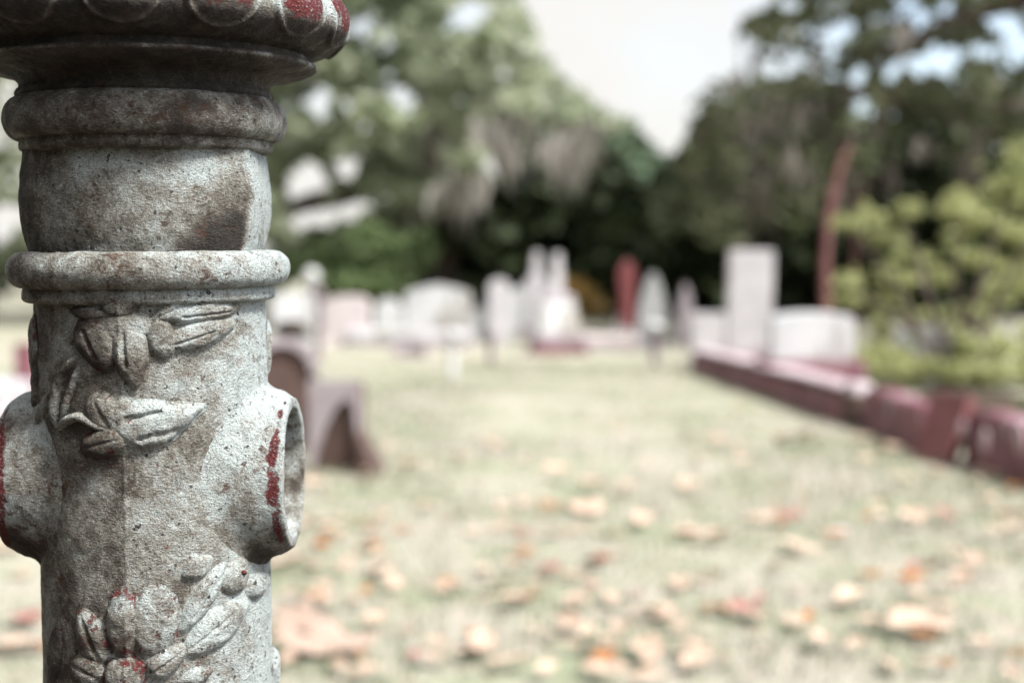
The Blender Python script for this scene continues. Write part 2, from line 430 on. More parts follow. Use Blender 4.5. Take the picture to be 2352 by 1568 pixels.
# --- relief: leaves and petals that sit on the shaft
def relief(name, cx, cy, a, b, ang, h, shape='petal', groove=0, wear=.05, grime_shade=.5, parent=None, side=None, curl=0, tipw=0, grooves=(), veins=.0):
    """a, b: half length / half width in picture units; ang: direction of the tip, degrees counter-clockwise from +x"""
    nr, nt = 22, 72
    rho = np.concatenate([np.linspace(0.0, 1, nr-4), [1.03, 1.06, 1.09, 1.12]])[:, None]; th = np.linspace(0, 2*math.pi, nt, endpoint=False)[None]
    u = np.cos(th); v = np.sin(th)
    if shape == 'leaf':                                  # pointed tip, rounded base
        w = (1-.55*np.clip(u, -1, 1)*1.0-.15*u*u)
        v = v*np.clip(w, .15, 1.3)*.86
    elif shape == 'blade':                               # pointed at both ends
        v = v*(1-.42*u*u)
    elif shape == 'drop':
        v = v*(1-.28*u)
    U = rho*u*a; W = rho*v*b
    W = W+curl*(U/a)**2*b
    ca, sa = math.cos(R(ang)), math.sin(R(ang))
    X = cx+U*ca+W*sa*1.0; Y = cy-(U*sa-W*ca)
    wob = 1+.045*fbm(np.stack([X/18, Y/18, 0*X], -1), 2, int(cx))
    X = cx+(X-cx)*wob; Y = cy+(Y-cy)*wob
    if side is None:
        A, Z = pix_to_shaft(X.ravel(), Y.ravel())
        A = A.reshape(X.shape); Z = Z.reshape(X.shape)
    else:                                                # placed by azimuth instead (out at the sides)
        A = R(side)+(X-cx)/262; Z = Zof(cy)+(cy-Y)
    e = np.clip(1-rho**3.2, 0, 1)
    hh = .95*h*(.68*e**.5+.32*(1-sstep(.60, 1.10, rho)))*(.76+.24*np.clip(1-rho**1.5, 0, 1))
    if groove: hh = hh-groove*h*np.exp(-((W/b)/.13)**2)*np.clip(1-np.abs(U/a)**2, 0, 1)
    for off, u0, u1, dp in grooves:
        hh = hh-dp*h*np.exp(-((W/b-off)/.10)**2)*sstep(u0-.12, u0+.05, U/a)*sstep(u1+.12, u1-.05, U/a)*(rho < 1)
    if veins: hh = hh+veins*np.cos(2*math.pi*(2.6*U/a-1.1*np.abs(W/b)))*np.clip(1-rho**3, 0, 1)*sstep(.05, .25, np.abs(W/b))
    if tipw: hh = hh+tipw*np.clip(U/a, -1, 1)*np.clip(1-rho**4, 0, 1)
    base = 262*.992
    hh = hh-sstep(.98, 1.12, rho)*2.6
    rr = base+hh+1.6*fbm(np.stack([A*262/26, Z/26, 0*A], -1), 3, 5)*np.clip(1-rho**6, 0, 1)
    rr = rr+seam_bump(A, 0, 0)*.6
    d_ = np.abs(((A*DEG+45) % 90)-45); rr = rr+262*.020*np.exp(-d_/14)
    V = np.stack([rr*np.sin(A), -rr*np.cos(A), Z], -1)
    f = grid_faces(len(rho), nt)[:, ::-1]
    w_ = wear*.85+.20*np.clip(np.minimum(rho, 1)**3-.25, 0, 1)+.15*fbm(V/22, 2, 3)+0*A
    g_ = grime_shade+.25*fbm(V/45, 3, 8)+.22*sstep(5, -25, A*DEG)  # patina plus painted shade towards the left, as on the shaft
    return mesh_np(name, to_m(V.reshape(-1, 3)), f, M['iron'], parent or post, True, {'wear': w_, 'grime_shade': g_})
def ribbon(name, pts, w, h, wear=.05, grime_shade=.6, parent=None):
    pts = resample(np.array(pts, float), 3.0)
    n = len(pts); t = np.gradient(pts, axis=0); t /= np.linalg.norm(t, axis=1, keepdims=True)
    nrm = np.stack([-t[:, 1], t[:, 0]], -1)
    m = 13; s = np.linspace(-1.12, 1.12, m)
    taper = np.clip(np.minimum(np.arange(n), np.arange(n)[::-1])/10, .12, 1)**.6
    X = pts[:, 0][:, None]+nrm[:, 0][:, None]*s[None]*w*taper[:, None]
    Y = pts[:, 1][:, None]+nrm[:, 1][:, None]*s[None]*w*taper[:, None]
    A, Z = pix_to_shaft(X.ravel(), Y.ravel()); A = A.reshape(X.shape); Z = Z.reshape(X.shape)
    hh = np.where(np.abs(s)[None] <= 1, h*np.sqrt(np.clip(1-np.abs(s)[None]**2.4, 0, 1)), -7.)*taper[:, None]
    hh = np.where(np.abs(s)[None] > 1, -7, hh)
    d_ = np.abs(((A*DEG+45) % 90)-45)
    rr = 262*.992+hh+262*.020*np.exp(-d_/14)+1.0*fbm(np.stack([A*262/18, Z/18, 0*A], -1), 2, 5)
    V = np.stack([rr*np.sin(A), -rr*np.cos(A), Z], -1)
    return mesh_np(name, to_m(V.reshape(-1, 3)), grid_faces(n, m, False), M['iron'], parent or post, True,
                   {'wear': wear+.12*fbm(V/22, 2, 3), 'grime_shade': grime_shade+.2*fbm(V/45, 2, 8)})
# upper bud with its leaves
relief('relief_leaf', 458, 768, 86, 31, 19, 18, 'blade', 0, .06, .34, veins=1.0, grooves=((.1, -.8, .3, .3),))
relief('relief_leaf', 462, 716, 84, 25, 7, 16, 'petal', 0, .05, .30, veins=.9, grooves=((.3, -.5, .7, .35),))
relief('relief_leaf', 396, 712, 48, 22, 28, 12, 'blade', .3, .04, .34)
relief('relief_leaf', 205, 719, 46, 17, 172, 11, 'blade', 0, .04, .6)
relief('relief_bud', 277, 704, 27, 40, -90, 17, 'petal', 0, .04, .55)
relief('relief_petal', 226, 790, 66, 45, -66, 20, 'drop', 0, .20, .60, grooves=((.3, -.6, .5, .35),), veins=.8)
relief('relief_petal', 371, 778, 48, 33, -78, 17, 'petal', 0, .10, .42, veins=.6)
relief('relief_petal', 302, 816, 78, 42, -84, 25, 'drop', .0, .16, .50, grooves=((.25, -.7, .3, .3),), veins=.8)
relief('relief_petal', 284, 750, 34, 70, -90, 15, 'petal', 0, .08, .45)
# winding stems
ribbon('relief_stem', [(188, 812), (158, 836), (136, 872), (125, 912), (122, 948), (128, 982)], 8, 10, .10)
ribbon('relief_stem', [(181, 838), (166, 880), (152, 920), (138, 962)], 6.5, 8, .10)
ribbon('relief_stem', [(112, 902), (96, 930), (87, 965), (80, 1005)], 6, 8, .12)
# middle leaf
relief('relief_leaf', 362, 972, 108, 60, 13, 24, 'leaf', 0, .07, .32, curl=-.22, veins=1.3, grooves=((-.42, -.75, .10, .45), (.40, -.45, .35, .32)))
relief('relief_petal', 236, 948, 46, 40, 118, 17, 'petal', .25, .22, .50)
relief('relief_petal', 243, 1016, 58, 34, 196, 23, 'petal', .15, .26, .55)
relief('relief_petal', 282, 974, 36, 62, 0, 14, 'petal', 0, .06, .42)
ribbon('relief_stem', [(134, 988), (146, 972), (170, 958), (196, 962), (226, 978), (254, 992)], 10, 17, .12, .5)
# lower flower and sprays
relief('relief_leaf', 452, 1302, 40, 27, 32, 15, 'blade', 0, .02, .25)
relief('relief_leaf', 466, 1374, 92, 26, 57, 17, 'blade', 0, .02, .28, veins=.8, grooves=((.15, -.5, .7, .3),))
relief('relief_petal', 541, 1322, 44, 29, 62, 18, 'drop', 0, .12, .40)
relief('relief_petal', 592, 1342, 36, 21, 66, 16, 'petal', 0, .04, .30)
relief('relief_leaf', 498, 1442, 98, 38, 41, 18, 'blade', 0, .02, .24, veins=1.2, grooves=((-.15, -.8, .5, .28),))
relief('relief_petal', 210, 1462, 66, 35, 112, 17, 'drop', .45, .30, .40)
relief('relief_petal', 352, 1428, 78, 58, 78, 20, 'petal', .0, .24, .36, veins=.7, grooves=((.30, -.7, .1, .25),))
relief('relief_petal', 285, 1432, 78, 40, 92, 22, 'petal', .0, .34, .42, veins=.6)
relief('relief_petal', 199, 1538, 44, 38, 150, 17, 'petal', .2, .26, .45)
relief('relief_petal', 384, 1518, 56, 28, 36, 20, 'drop', .28, .16, .38)
relief('relief_bud', 286, 1548, 42, 48, 90, 32, 'petal', 0, .42, .50)
relief('relief_leaf', 452, 1552, 40, 18, 20, 12, 'blade', 0, .03, .3)
relief('relief_leaf', 122, 1500, 70, 16, 84, 5, 'blade', 0, .05, .6)
relief('relief_petal', 612, 1548, 52, 34, 80, 17, 'petal', 0, .06, .25, side=98)
relief('relief_petal', 0, 790, 70, 46, 85, 10, 'petal', .2, .22, .6, side=-69)
relief('relief_petal', 0, 880, 56, 30, 70, 8, 'petal', .2, .22, .6, side=-66)
relief('relief_petal', 0, 800, 60, 30, 85, 9, 'petal', .2, .06, .3, side=97)
# rust rivet on the spray
relief('relief_bud', 549, 1312, 8, 8, 0, 24, 'petal', 0, .9, .8)

# ------------------------------------------------------------------ ground
def ground():
    n = 161
    g = np.sinh(np.linspace(-1, 1, n)*5.2)/math.sinh(5.2)
    X, Y = np.meshgrid(g*420, g*420+8, indexing='ij')
    dist = np.hypot(X, Y-6)
    Z = .018*fbm(np.stack([X/1.7, Y/1.7, 0*X], -1), 2, 2)*np.exp(-(dist/22)**2)-.012
    V = np.stack([X, Y, Z], -1).reshape(-1, 3)
    o = mesh_np('ground', V, grid_faces(n, n, False)[:, ::-1], M['ground'], None, True)
    tag(o, kind='structure')
ground()

def grass():
    n = 90000
    x = rng.uniform(-4.5, 5, n); y = 3.0+11*rng.random(n)**1.35
    keep = vnoise(np.stack([x*1.3, y*1.3, 0*x], -1), 4)+.8*rng.random(n) > .05
    x, y = x[keep], y[keep]; n = len(x)
    h = rng.uniform(.015, .045, n); w = rng.uniform(.002, .0045, n); a = rng.uniform(0, 2*math.pi, n); l = rng.uniform(.0, .05, n)
    dx, dy = np.cos(a), np.sin(a); a2 = rng.uniform(0, 2*math.pi, n)
    p0 = np.stack([x-dx*w, y-dy*w, 0*x-.012], -1); p1 = np.stack([x+dx*w, y+dy*w, 0*x-.012], -1)
    p2 = np.stack([x+np.cos(a2)*l, y+np.sin(a2)*l, h], -1)
    V = np.stack([p0, p1, p2], 1).reshape(-1, 3)
    tag(mesh_np('grass', V, np.arange(3*n).reshape(-1, 3), M['grass']), 'short dry lawn grass turning from straw to green', 'grass', kind='stuff')
grass()

# ------------------------------------------------------------------ stones
def outline(kind, w, h):
    a = w/2
    if kind == 'flat': return [(-a, 0), (a, 0), (a, h), (-a, h)]
    if kind == 'round':
        return [(-a, 0), (a, 0)]+[(a*math.cos(t), h-a+a*math.sin(t)) for t in np.linspace(0, math.pi, 17)]
    if kind == 'camber':
        k = .13*h
        return [(-a, 0), (a, 0), (a, h-k*1.3)]+[(a*.97*math.cos(t), h-k+k*math.sin(t)) for t in np.linspace(.12, math.pi-.12, 15)]+[(-a, h-k*1.3)]
    if kind == 'shoulder':
        s = a*.68; k = .16*h
        return [(-a, 0), (a, 0), (a, h-2*k), (a*.95, h-1.6*k), (s, h-1.5*k)]+[(s*math.cos(t), h-k+k*math.sin(t)) for t in np.linspace(.1, math.pi-.1, 11)]+[(-s, h-1.5*k), (-a*.95, h-1.6*k), (-a, h-2*k)]
    if kind == 'peak':
        return [(-a, 0), (a, 0), (a, h*.72), (a*.92, h*.84), (a*.55, h*.92), (0, h), (-a*.55, h*.92), (-a*.92, h*.84), (-a, h*.72)]
    if kind == 'gothic':
        return [(-a, 0), (a, 0), (a, h*.35), (a*.92, h*.5), (a*.72, h*.7), (a*.4, h*.88), (a*.12, h*.985), (0, h), (-a*.12, h*.985), (-a*.4, h*.88), (-a*.72, h*.7), (-a*.92, h*.5), (-a, h*.35)]
def slab_bm(pts, depth, z0=0., bev=.012, taper=0.):
    bm = bmesh.new()
    f = bm.faces.new([bm.verts.new((x, -depth/2, z0+z)) for x, z in pts])
    r = bmesh.ops.extrude_face_region(bm, geom=[f])
    for v in r['geom']:
        if isinstance(v, bmesh.types.BMVert): v.co.y += depth
    if taper:
        hmax = max(z for x, z in pts)
        for v in bm.verts:
            k = 1-taper*(v.co.z-z0)/hmax; v.co.x *= k; v.co.y *= k
    bmesh.ops.recalc_face_normals(bm, faces=bm.faces)
    es = [e for e in bm.edges if len(e.link_faces) == 2 and e.calc_face_angle() > .5]
    if bev: bmesh.ops.bevel(bm, geom=es, offset=bev, segments=2, profile=.6, affect='EDGES')
    return bm
def box_bm(sx, sy, sz, z0=0., bev=.01, taper=0.):
    return slab_bm([(-sx/2, 0), (sx/2, 0), (sx/2, sz), (-sx/2, sz)], sy, z0, bev, taper)
def merge(a, b):
    me = bpy.data.meshes.new('tmp'); b.to_mesh(me); b.free(); a.from_mesh(me); bpy.data.meshes.remove(me); return a
def spot(x0, x1, yt, yb, d=None):
    """photograph pixels -> ground point, width, height"""
    xm = S((x0+x1)/2)
    p = G(xm, S(yb)) if d is None else CAM+d*ray(xm, 784)
    dd = (p-CAM)@FW
    top = P(xm, S(yt), dd)
    return (p[0], p[1], -.02), S(x1-x0)*dd/F, top[2]+.02, dd
def headstone(name, x0, x1, yt, yb, kind, mat, label, depth=.14, base=.10, basemat=None, bw=1.22, d=None, rz=0., cat='gravestone', taper=0., group='white stones across the lawn', tilt=0.):
    loc, w, h, dd = spot(x0, x1, yt, yb, d)
    o = empty(name, loc, rz); tag(o, label, cat, group); o.rotation_euler = (tilt+random.uniform(-.025, .03), random.uniform(-.022, .022), rz)
    if base:
        obj_bm('plinth', box_bm(w*bw, depth*2.1, base+.03, -.03, .015), M[basemat or mat], o)
    obj_bm('tablet', slab_bm(outline(kind, w, h-base), depth, base, .014, taper), M[mat], o, False)
    return o
headstone('headstone', 668, 768, 716, 838, 'flat', 'marble', 'pale squarish headstone just right of the ornate post', .16, .06, rz=.1)
headstone('headstone', 792, 905, 722, 842, 'camber', 'pinkstone', 'pinkish broad headstone with cambered top beside a thin grey post', .16, .06, rz=-.08)
headstone('headstone', 918, 982, 728, 815, 'round', 'marble', 'small white round-topped headstone left of the big peaked one', .10, .05)
headstone('headstone', 988, 1152, 694, 808, 'peak', 'marble', 'largest white headstone with a low peaked top', .22, .05, 'darkpost', .8)  # dark narrow plinth added for the shadow line under the stone
headstone('headstone', 1150, 1210, 748, 835, 'round', 'marble', 'low white stone between the peaked headstone and a dark post', .12, .04)
headstone('headstone', 1194, 1248, 680, 790, 'round', 'greystone', 'narrow grey round-topped gravestone left of the spired monuments', .12, .05, d=17.5)
headstone('headstone', 1242, 1294, 700, 815, 'round', 'marble', 'bright white slender headstone in front of the grey spired monument', .10, .04)
headstone('headstone', 1687, 1768, 764, 856, 'flat', 'greystone', 'small light grey stone left of the tall slab', .14, .05, d=14.2)
headstone('headstone', 1770, 1880, 610, 872, 'flat', 'greystone', 'tall flat-topped pale slab standing inside the maroon kerb', .16, .22, 'mauve', 1.15, d=13.3, taper=.03)
headstone('headstone', 1880, 2078, 762, 905, 'camber', 'marble', 'low broad white headstone with curved top beside the yellow shrub', .22, .27, 'maroon', 1.22, d=10.8)
headstone('headstone', 2195, 2325, 800, 860, 'camber', 'marble', 'white stone half hidden behind the yellow-green shrub', .2, .0, d=12.9)
headstone('headstone', 1652, 1694, 690, 812, 'gothic', 'mauve', 'dim grey marker in the shade left of the tall slab', .12, .04, d=17.0, group='')
# far left of the post
headstone('headstone', 42, 82, 838, 965, 'flat', 'maroon', 'maroon upright stone seen left of the ornate post', .12, .04, d=9.5, group='')
o = empty('ledger_slab', tuple(G(S(5), S(1010)))); tag(o, 'pale grey ledger slab low in the grass left of the ornate post', 'grave slab')
obj_bm('slab', box_bm(.30, .9, .24, -.02, .02), M['greystone'], o)

# spired monuments
def monument(x0, x1, yt, yb, label, spire_frac, body, red=True, d=None):
    loc, w, h, dd = spot(x0, x1, yt, yb, d)
    o = empty('obelisk_monument', loc, .12); tag(o, label, 'monument')
    z = 0.
    if red:
        obj_bm('plinth', box_bm(w*.98, w*.98, h*.13, -.02, .02), M['maroon'], o); z = h*.115
        obj_bm('step', box_bm(w*.86, w*.86, h*.10, z, .02), M['mauve'], o); z += h*.10
        obj_bm('pedestal', box_bm(w*.80, w*.80, h*.33, z, .03, .28), M['marble'], o); z += h*.33
        obj_bm('cap', box_bm(w*.62, w*.62, h*.05, z, .015, .2), M['mauve'], o); z += h*.05
        obj_bm('spire', box_bm(w*.23, w*.23, h-z, z, .012, .45), M['greystone'], o)
    else:
        obj_bm('plinth', box_bm(w, w, h*.16, -.02, .02), M['mauve'], o); z = h*.155
        bm = box_bm(w*.9, w*.9, h*.42, z, .03, .10)
        obj_bm('pedestal', bm, M['greystone'], o); z += h*.42
        obj_bm('cap', slab_bm(outline('round', w*.85, h*.16), w*.7, z, .01), M['greystone'], o); z += h*.14
        obj_bm('spire', box_bm(w*.36, w*.36, h-z, z, .012, .5), M['greystone'], o)
    return o
monument(1294, 1426, 618, 862, 'white monument with pointed spire on a red stepped base', .4, 'marble')
monument(1270, 1350, 614, 815, 'grey spired monument behind the bright slender headstone', .4, 'greystone', False, 18.2)
# red rounded pillar and the pale pointed stone
def lathe_bm(prof, n=24):
    bm = bmesh.new(); rings = []
    for r, z in prof: rings.append([bm.verts.new((r*math.cos(2*math.pi*i/n), r*math.sin(2*math.pi*i/n), z)) for i in range(n)])
    for a, b in zip(rings, rings[1:]):
        for i in range(n): bm.faces.new((a[i], a[(i+1) % n], b[(i+1) % n], b[i]))
    bm.faces.new(rings[-1]); bm.faces.new(rings[0][::-1]); return bm
loc, w, h, dd = spot(1510, 1552, 634, 815, 18.)
o = empty('pillar_monument', loc); tag(o, 'red rounded pillar monument standing against the dark trees', 'monument')
obj_bm('base', box_bm(w*1.15, w*1.15, h*.22, -.02, .02), M['red'], o)
obj_bm('column', lathe_bm([(w*.40, h*.2), (w*.42, h*.28), (w*.40, h*.5), (w*.46, h*.62), (w*.52, h*.74), (w*.50, h*.86), (w*.38, h*.94), (w*.18, h*.985), (.01, h)]), M['red'], o, True)
headstone('headstone', 1556, 1626, 664, 822, 'gothic', 'marble', 'pale pointed gothic stone beside the red pillar', .2, .05, 'mauve', d=16.3)
o = headstone('headstone', 1500, 1545, 768, 818, 'round', 'marble', 'small pale footstone in front of the red pillar', .1, .0)
# horizontal pale ledgers and kerbs on the far plots
def ledger(x0, x1, yt, yb, mat, label, depth=.8, rz=0.):
    loc, w, h, dd = spot(x0, x1, yt, yb)
    o = empty('ledger_slab', (loc[0], loc[1]+depth/2, loc[2]), rz); tag(o, label, 'grave slab', 'low slabs on the far plots')
    obj_bm('foundation', box_bm(w*.97, depth*.97, h*.5, -.02, .0), M['mauve'], o)
    obj_bm('slab', box_bm(w, depth, h*.52, h*.48, .015), M[mat], o)
ledger(846, 1000, 806, 846, 'marble', 'long white slab below the small round-topped headstone', .7)
ledger(1005, 1150, 812, 850, 'greystone', 'light grey slab below the largest white headstone', .7)
ledger(1410, 1560, 820, 858, 'pinkstone', 'pinkish white slab right of the red-based monument', .5)
ledger(1500, 1600, 806, 842, 'marble', 'narrow white slab beside the pale-capped post', .4, -.25)
ledger(960, 1040, 838, 872, 'mauve', 'small dark grave block set in the lawn before the grey slab', .25)
ledger(690, 760, 838, 856, 'marble', 'thin white slab at the foot of the squarish headstone', .4)

# low iron posts among the plots
def iron_post(x, yt, yb, w, mat, label, capm=None, capw=1.6):
    loc, ww, h, dd = spot(x-w/2, x+w/2, yt, yb)
    o = empty('plot_post', loc); tag(o, label, 'post', 'short posts around the far plots')
    r = ww/2
    obj_bm('shaft', lathe_bm([(r*1.25, 0), (r*1.2, h*.05), (r, h*.08), (r*.92, h*.78), (r*1.1, h*.80)]), M[mat], o, True)
    obj_bm('cap', lathe_bm([(r*1.1, h*.80), (r*capw, h*.83), (r*capw*1.05, h*.90), (r*capw*.85, h*.95), (r*.5, h*.985), (r*.1, h)]), M[capm or mat], o, True)
iron_post(1105, 800, 922, 20, 'rail', 'thin pale iron post nearest of the far plots')
iron_post(1198, 808, 888, 16, 'darkpost', 'short dark purple-grey post below the low white stone')
iron_post(1598, 782, 888, 20, 'darkpost', 'dark stake with broad pale cap near the pointed stone', 'rail', 2.1)
iron_post(778, 690, 880, 16, 'darkpost', 'tall thin grey post between squarish and pinkish headstones')
iron_post(762, 652, 830, 20, 'rail', 'white finial post behind the squarish headstone', None, 1.9)

# ------------------------------------------------------------------ maroon kerb along the right-hand plot
def kerb_run(a, b, w, h0, h1, mat, label, topmat=None, n=7, wob=.012):
    a = np.array(a[:2]); b = np.array(b[:2]); L = np.linalg.norm(b-a); t = (b-a)/L
    o = empty('grave_kerb', (a[0], a[1], 0), math.atan2(t[1], t[0])); tag(o, label, 'kerb', 'kerbs along the right-hand plot')
    nb = max(1, int(round(L/.85)))
    for q_ in range(nb):                                  # one weathered block after another, with open joints
        bm = bmesh.new(); rings = []; a0, a1 = q_/nb+.006/L, (q_+1)/nb-.006/L; oy = random.uniform(-1, 1)*wob; oz = random.uniform(-1, 0)*wob*1.5
        for i in range(n+1):
            u = a0+(a1-a0)*i/n; hh = h0+(h1-h0)*u+oz+random.uniform(-wob, wob)*.6-(.012 if i in (0, n) else 0); dy = oy+random.uniform(-wob, wob)*.5
            rings.append([bm.verts.new((u*L, y+dy, z)) for y, z in ((-w/2-.02, -.05), (-w/2, hh*.9), (-w/2+.02, hh), (w/2-.02, hh), (w/2, hh*.9), (w/2+.02, -.05))])
        for p, q in zip(rings, rings[1:]):
            for k in range(6): bm.faces.new((p[k], q[k], q[(k+1) % 6], p[(k+1) % 6]))
        bm.faces.new(rings[0]); bm.faces.new(rings[-1][::-1])
        bmesh.ops.recalc_face_normals(bm, faces=bm.faces)
        obj_bm('kerb_block', bm, M[mat], o)
    if topmat:
        bm = bmesh.new(); ra = []
        for i in range(n+1):
            u = i/n; hh = h0+(h1-h0)*u+wob+.002
            ra.append([bm.verts.new((.01+u*(L-.02), y, z)) for y, z in ((-w/2-.025, hh), (-w/2-.02, hh+.022), (w/2+.02, hh+.022), (w/2+.025, hh))])
        for p, q in zip(ra, ra[1:]):
            for k in range(4): bm.faces.new((p[k], q[k], q[(k+1) % 4], p[(k+1) % 4]))
        bm.faces.new(ra[0]); bm.faces.new(ra[-1][::-1]); bmesh.ops.recalc_face_normals(bm, faces=bm.faces)
        obj_bm('coping', bm, M[topmat], o)
    return o
K0 = G(1588, 850); K1 = G(1926, 970); K2 = G(1985, 985); K3 = G(2112, 1034); K4 = G(2222, 1056); K5 = G(2420, 1128)
off = np.array([.09, 0, 0])
kerb_run(K1+off, K0+off, .17, .20, .17, 'maroon', 'long maroon kerb with pale coping running back to the tall slab', 'lichen')
KE = K0+np.array([1.9, .35, 0])
kerb_run(K0+off+np.array([.12, .06, 0]), KE, .16, .15, .15, 'maroon', 'far return of the maroon kerb in front of the white headstones')
K6 = K1+np.array([.25, .35, 0]); 
kerb_run(K3+off, K2+off, .17, .25, .27, 'maroon', 'short dull maroon kerb block left of the leaning slab')
kerb_run(K5+off, K4+off, .18, .25, .27, 'maroon', 'nearest maroon kerb with white lichen patches at the right edge')
p = G(1953, 980)
o = empty('kerb_post', (p[0]+.06, p[1]+.05, 0), .2); tag(o, 'squat grey-topped kerb post joining two maroon kerbs', 'kerb post')
obj_bm('block', box_bm(.16, .20, .22, -.03, .015), M['brownstone'], o); obj_bm('top', box_bm(.15, .19, .08, .19, .03, .2), M['lichen'], o)
p = G(2150, 1052)
o = empty('broken_slab', (p[0]-.02, p[1]+.02, -.03), .9); o.rotation_euler = (0, R(21), R(20)); tag(o, 'thin broken red slab leaning diagonally in the kerb gap', 'stone slab')
obj_bm('slab', slab_bm([(-.035, 0), (.035, 0), (.045, .36), (-.02, .38)], .30, 0, .01), M['redslab'], o)
for i, (x, y, r) in enumerate(((2200, 985, .05), (2252, 1015, .055), (2335, 1010, .07))):
    q = P(x, y, 6.75-.28*i)
    bm = bmesh.new(); bmesh.ops.create_icosphere(bm, subdivisions=3, radius=r)
    for v in bm.verts:
        v.co *= 1+.18*float(vnoise(np.array([list(v.co*18)]), i)[0]); v.co.x *= .22; v.co.y *= .8
    o = obj_bm('lichen_stone', bm, M['lichen'], None, True); o.location = (q[0]+.02, q[1], q[2])
    tag(o, ['round pale stone set in the kerb beside the leaning slab', 'oval pale stone lower on the near kerb', 'whitish stone lump on top of the nearest kerb'][i], 'stone')
# soil / pale mound inside the plot
bm = bmesh.new(); bmesh.ops.create_uvsphere(bm, u_segments=40, v_segments=20, radius=1)
for v in bm.verts:
    k = 1+.08*float(vnoise(np.array([list(v.co*3)]), 5)[0]); v.co *= k; v.co.x *= .62; v.co.y *= 2.4; v.co.z *= .20
o = obj_bm('soil_mound', bm, M['ground'], None, True); o.location = (3.05, 7.9, -.01); tag(o, 'pale dry soil mound inside the kerbed plot', 'mound', kind='structure')

# left: maroon curved stone, black knob and grey block with an arch
d = 6.7
p = G(760, 1086)
o = empty('arched_block', (p[0], p[1]+.14, -.03), -.18); tag(o, 'mauve-grey stone block with a dark arched niche right of the post', 'stone block')
w, h = .25, .46
pts = [(-w/2, 0), (-w*.46, 0), (-w*.36, h*.22), (-w*.18, h*.50), (w*.04, h*.70), (w*.18, h*.79), (w*.31, h*.79), (w*.40, h*.70), (w*.44, h*.45), (w*.45, 0), (w/2, 0), (w/2, h), (-w/2, h)]
obj_bm('surround', slab_bm(pts, .03, 0, .002), M['mauve'], o)
obj_bm('footing', slab_bm([(w*.52, 0), (w*.52, h*.48), (w*.60, h*.40), (w*1.0, 0)], .18, 0, .01), M['brownstone'], o)
bm = box_bm(w*.98, .10, h*.97, 0, .01); bmesh.ops.translate(bm, verts=bm.verts, vec=(0, .067, 0))
obj_bm('niche', bm, M['brownstone'], o)
p = G(655, 1050)
o = empty('rounded_marker', (p[0]-.06, p[1]+.35, -.03), .1); tag(o, 'dark brown round-shouldered stone behind the open pipe socket', 'gravestone')
bm = slab_bm(outline('round', .36, .62), .16, 0, .02); obj_bm('tablet', bm, M['brownstone'], o)
ring = bmesh.new()
a_o, a_i = .19, .145
f_ = []
for t in np.linspace(0, math.pi, 25):
    f_.append([ring.verts.new((r_*math.cos(t), y_, .44+r_*math.sin(t))) for r_, y_ in ((a_i, -.115), (a_o, -.115), (a_o, -.078), (a_i, -.078))])
for a, b in zip(f_, f_[1:]):
    for k in range(4): ring.faces.new((a[k], a[(k+1) % 4], b[(k+1) % 4], b[k]))
ring.faces.new(f_[0]); ring.faces.new(f_[-1][::-1]); bmesh.ops.recalc_face_normals(ring, faces=ring.faces)
obj_bm('rim', ring, M['mauve'], o, False)
q = P(665, 815, 7.25)
o = obj_bm('vase_lid', lathe_bm([(.055, -.05), (.085, -.035), (.09, .0), (.07, .025), (.03, .04), (.005, .045)]), M['black'], None, True); o.location = tuple(q); o.location.z = .60+.045
o.location.x = p[0]-.02; o.location.y = p[1]+.35
tag(o, 'small black lid resting on the dark brown round stone', 'lid')

# ------------------------------------------------------------------ foliage
SKY = np.array([(1185, -900), (1195, 0), (1235, 90), (1262, 160), (1320, 200), (1345, 232), (1400, 262), (1440, 275), (1490, 315), (1530, 368), (1545, 380), (1562, 352),
                (1578, 300), (1596, 235), (1600, 205), (1655, 172), (1680, 130), (1670, 90), (1712, 50), (1760, 15), (1800, -20), (1810, -900)], float)
def in_poly(px, py, poly):
    ins = np.zeros(px.shape, bool); n = len(poly)
    for i in range(n):
        x1, y1 = poly[i]; x2, y2 = poly[(i+1) % n]
        c = ((y1 > py) != (y2 > py)) & (px < (x2-x1)*(py-y1)/(y2-y1+1e-9)+x1)
        ins ^= c
    return ins
HOLES = np.array([(1075, 35, 40), (1110, 20, 26), (925, 228, 30), (935, 262, 20), (805, 240, 22), (738, 222, 22), (735, 262, 24), (705, 420, 56), (690, 462, 34), (795, 385, 32), (838, 352, 17),
    (690, 505, 36), (745, 492, 34), (800, 478, 34), (845, 470, 18), (885, 455, 18), (1150, 168, 17), (1012, 165, 9), (1120, 388, 12), (830, 300, 14), (1060, 230, 10),
    (1811, 11, 18), (1915, 83, 23), (1773, 162, 24), (1824, 144, 25), (1917, 176, 16), (1973, 180, 24), (1977, 222, 18), (1977, 250, 27), (2047, 171, 21), (2113, 155, 27), (2164, 137, 36), (2195, 135, 22),
    (2081, 14, 18), (2113, 40, 19), (2171, 18, 21), (2297, 48, 36), (2320, 66, 26), (2261, 122, 26), (2330, 137, 14), (2283, 248, 17), (2290, 346, 21), (2272, 374, 13),
    (1940, 60, 14), (2240, 52, 12), (2350, 290, 12), (1860, 70, 9),
    (20, 200, 22), (10, 285, 18), (45, 240, 10), (20, 395, 12), (-60, 120, 20)], float)
HOLES[(HOLES[:, 0] > 640) & (HOLES[:, 0] < 1200), 2] *= 1.04
def keep_mask(V):
    x, y = project(V)
    jit = 9*vnoise(np.stack([x/23, y/23, 0*x], -1), 3)+7*vnoise(np.stack([x/9, y/9, 0*x], -1), 5)
    m = in_poly(x+jit, y+jit*.8, SKY)
    for hx, hy, hr in HOLES:
        dx = x-hx; dy = y-hy
        m |= np.hypot(dx, dy) < hr*1.0+jit*.35
    return ~m
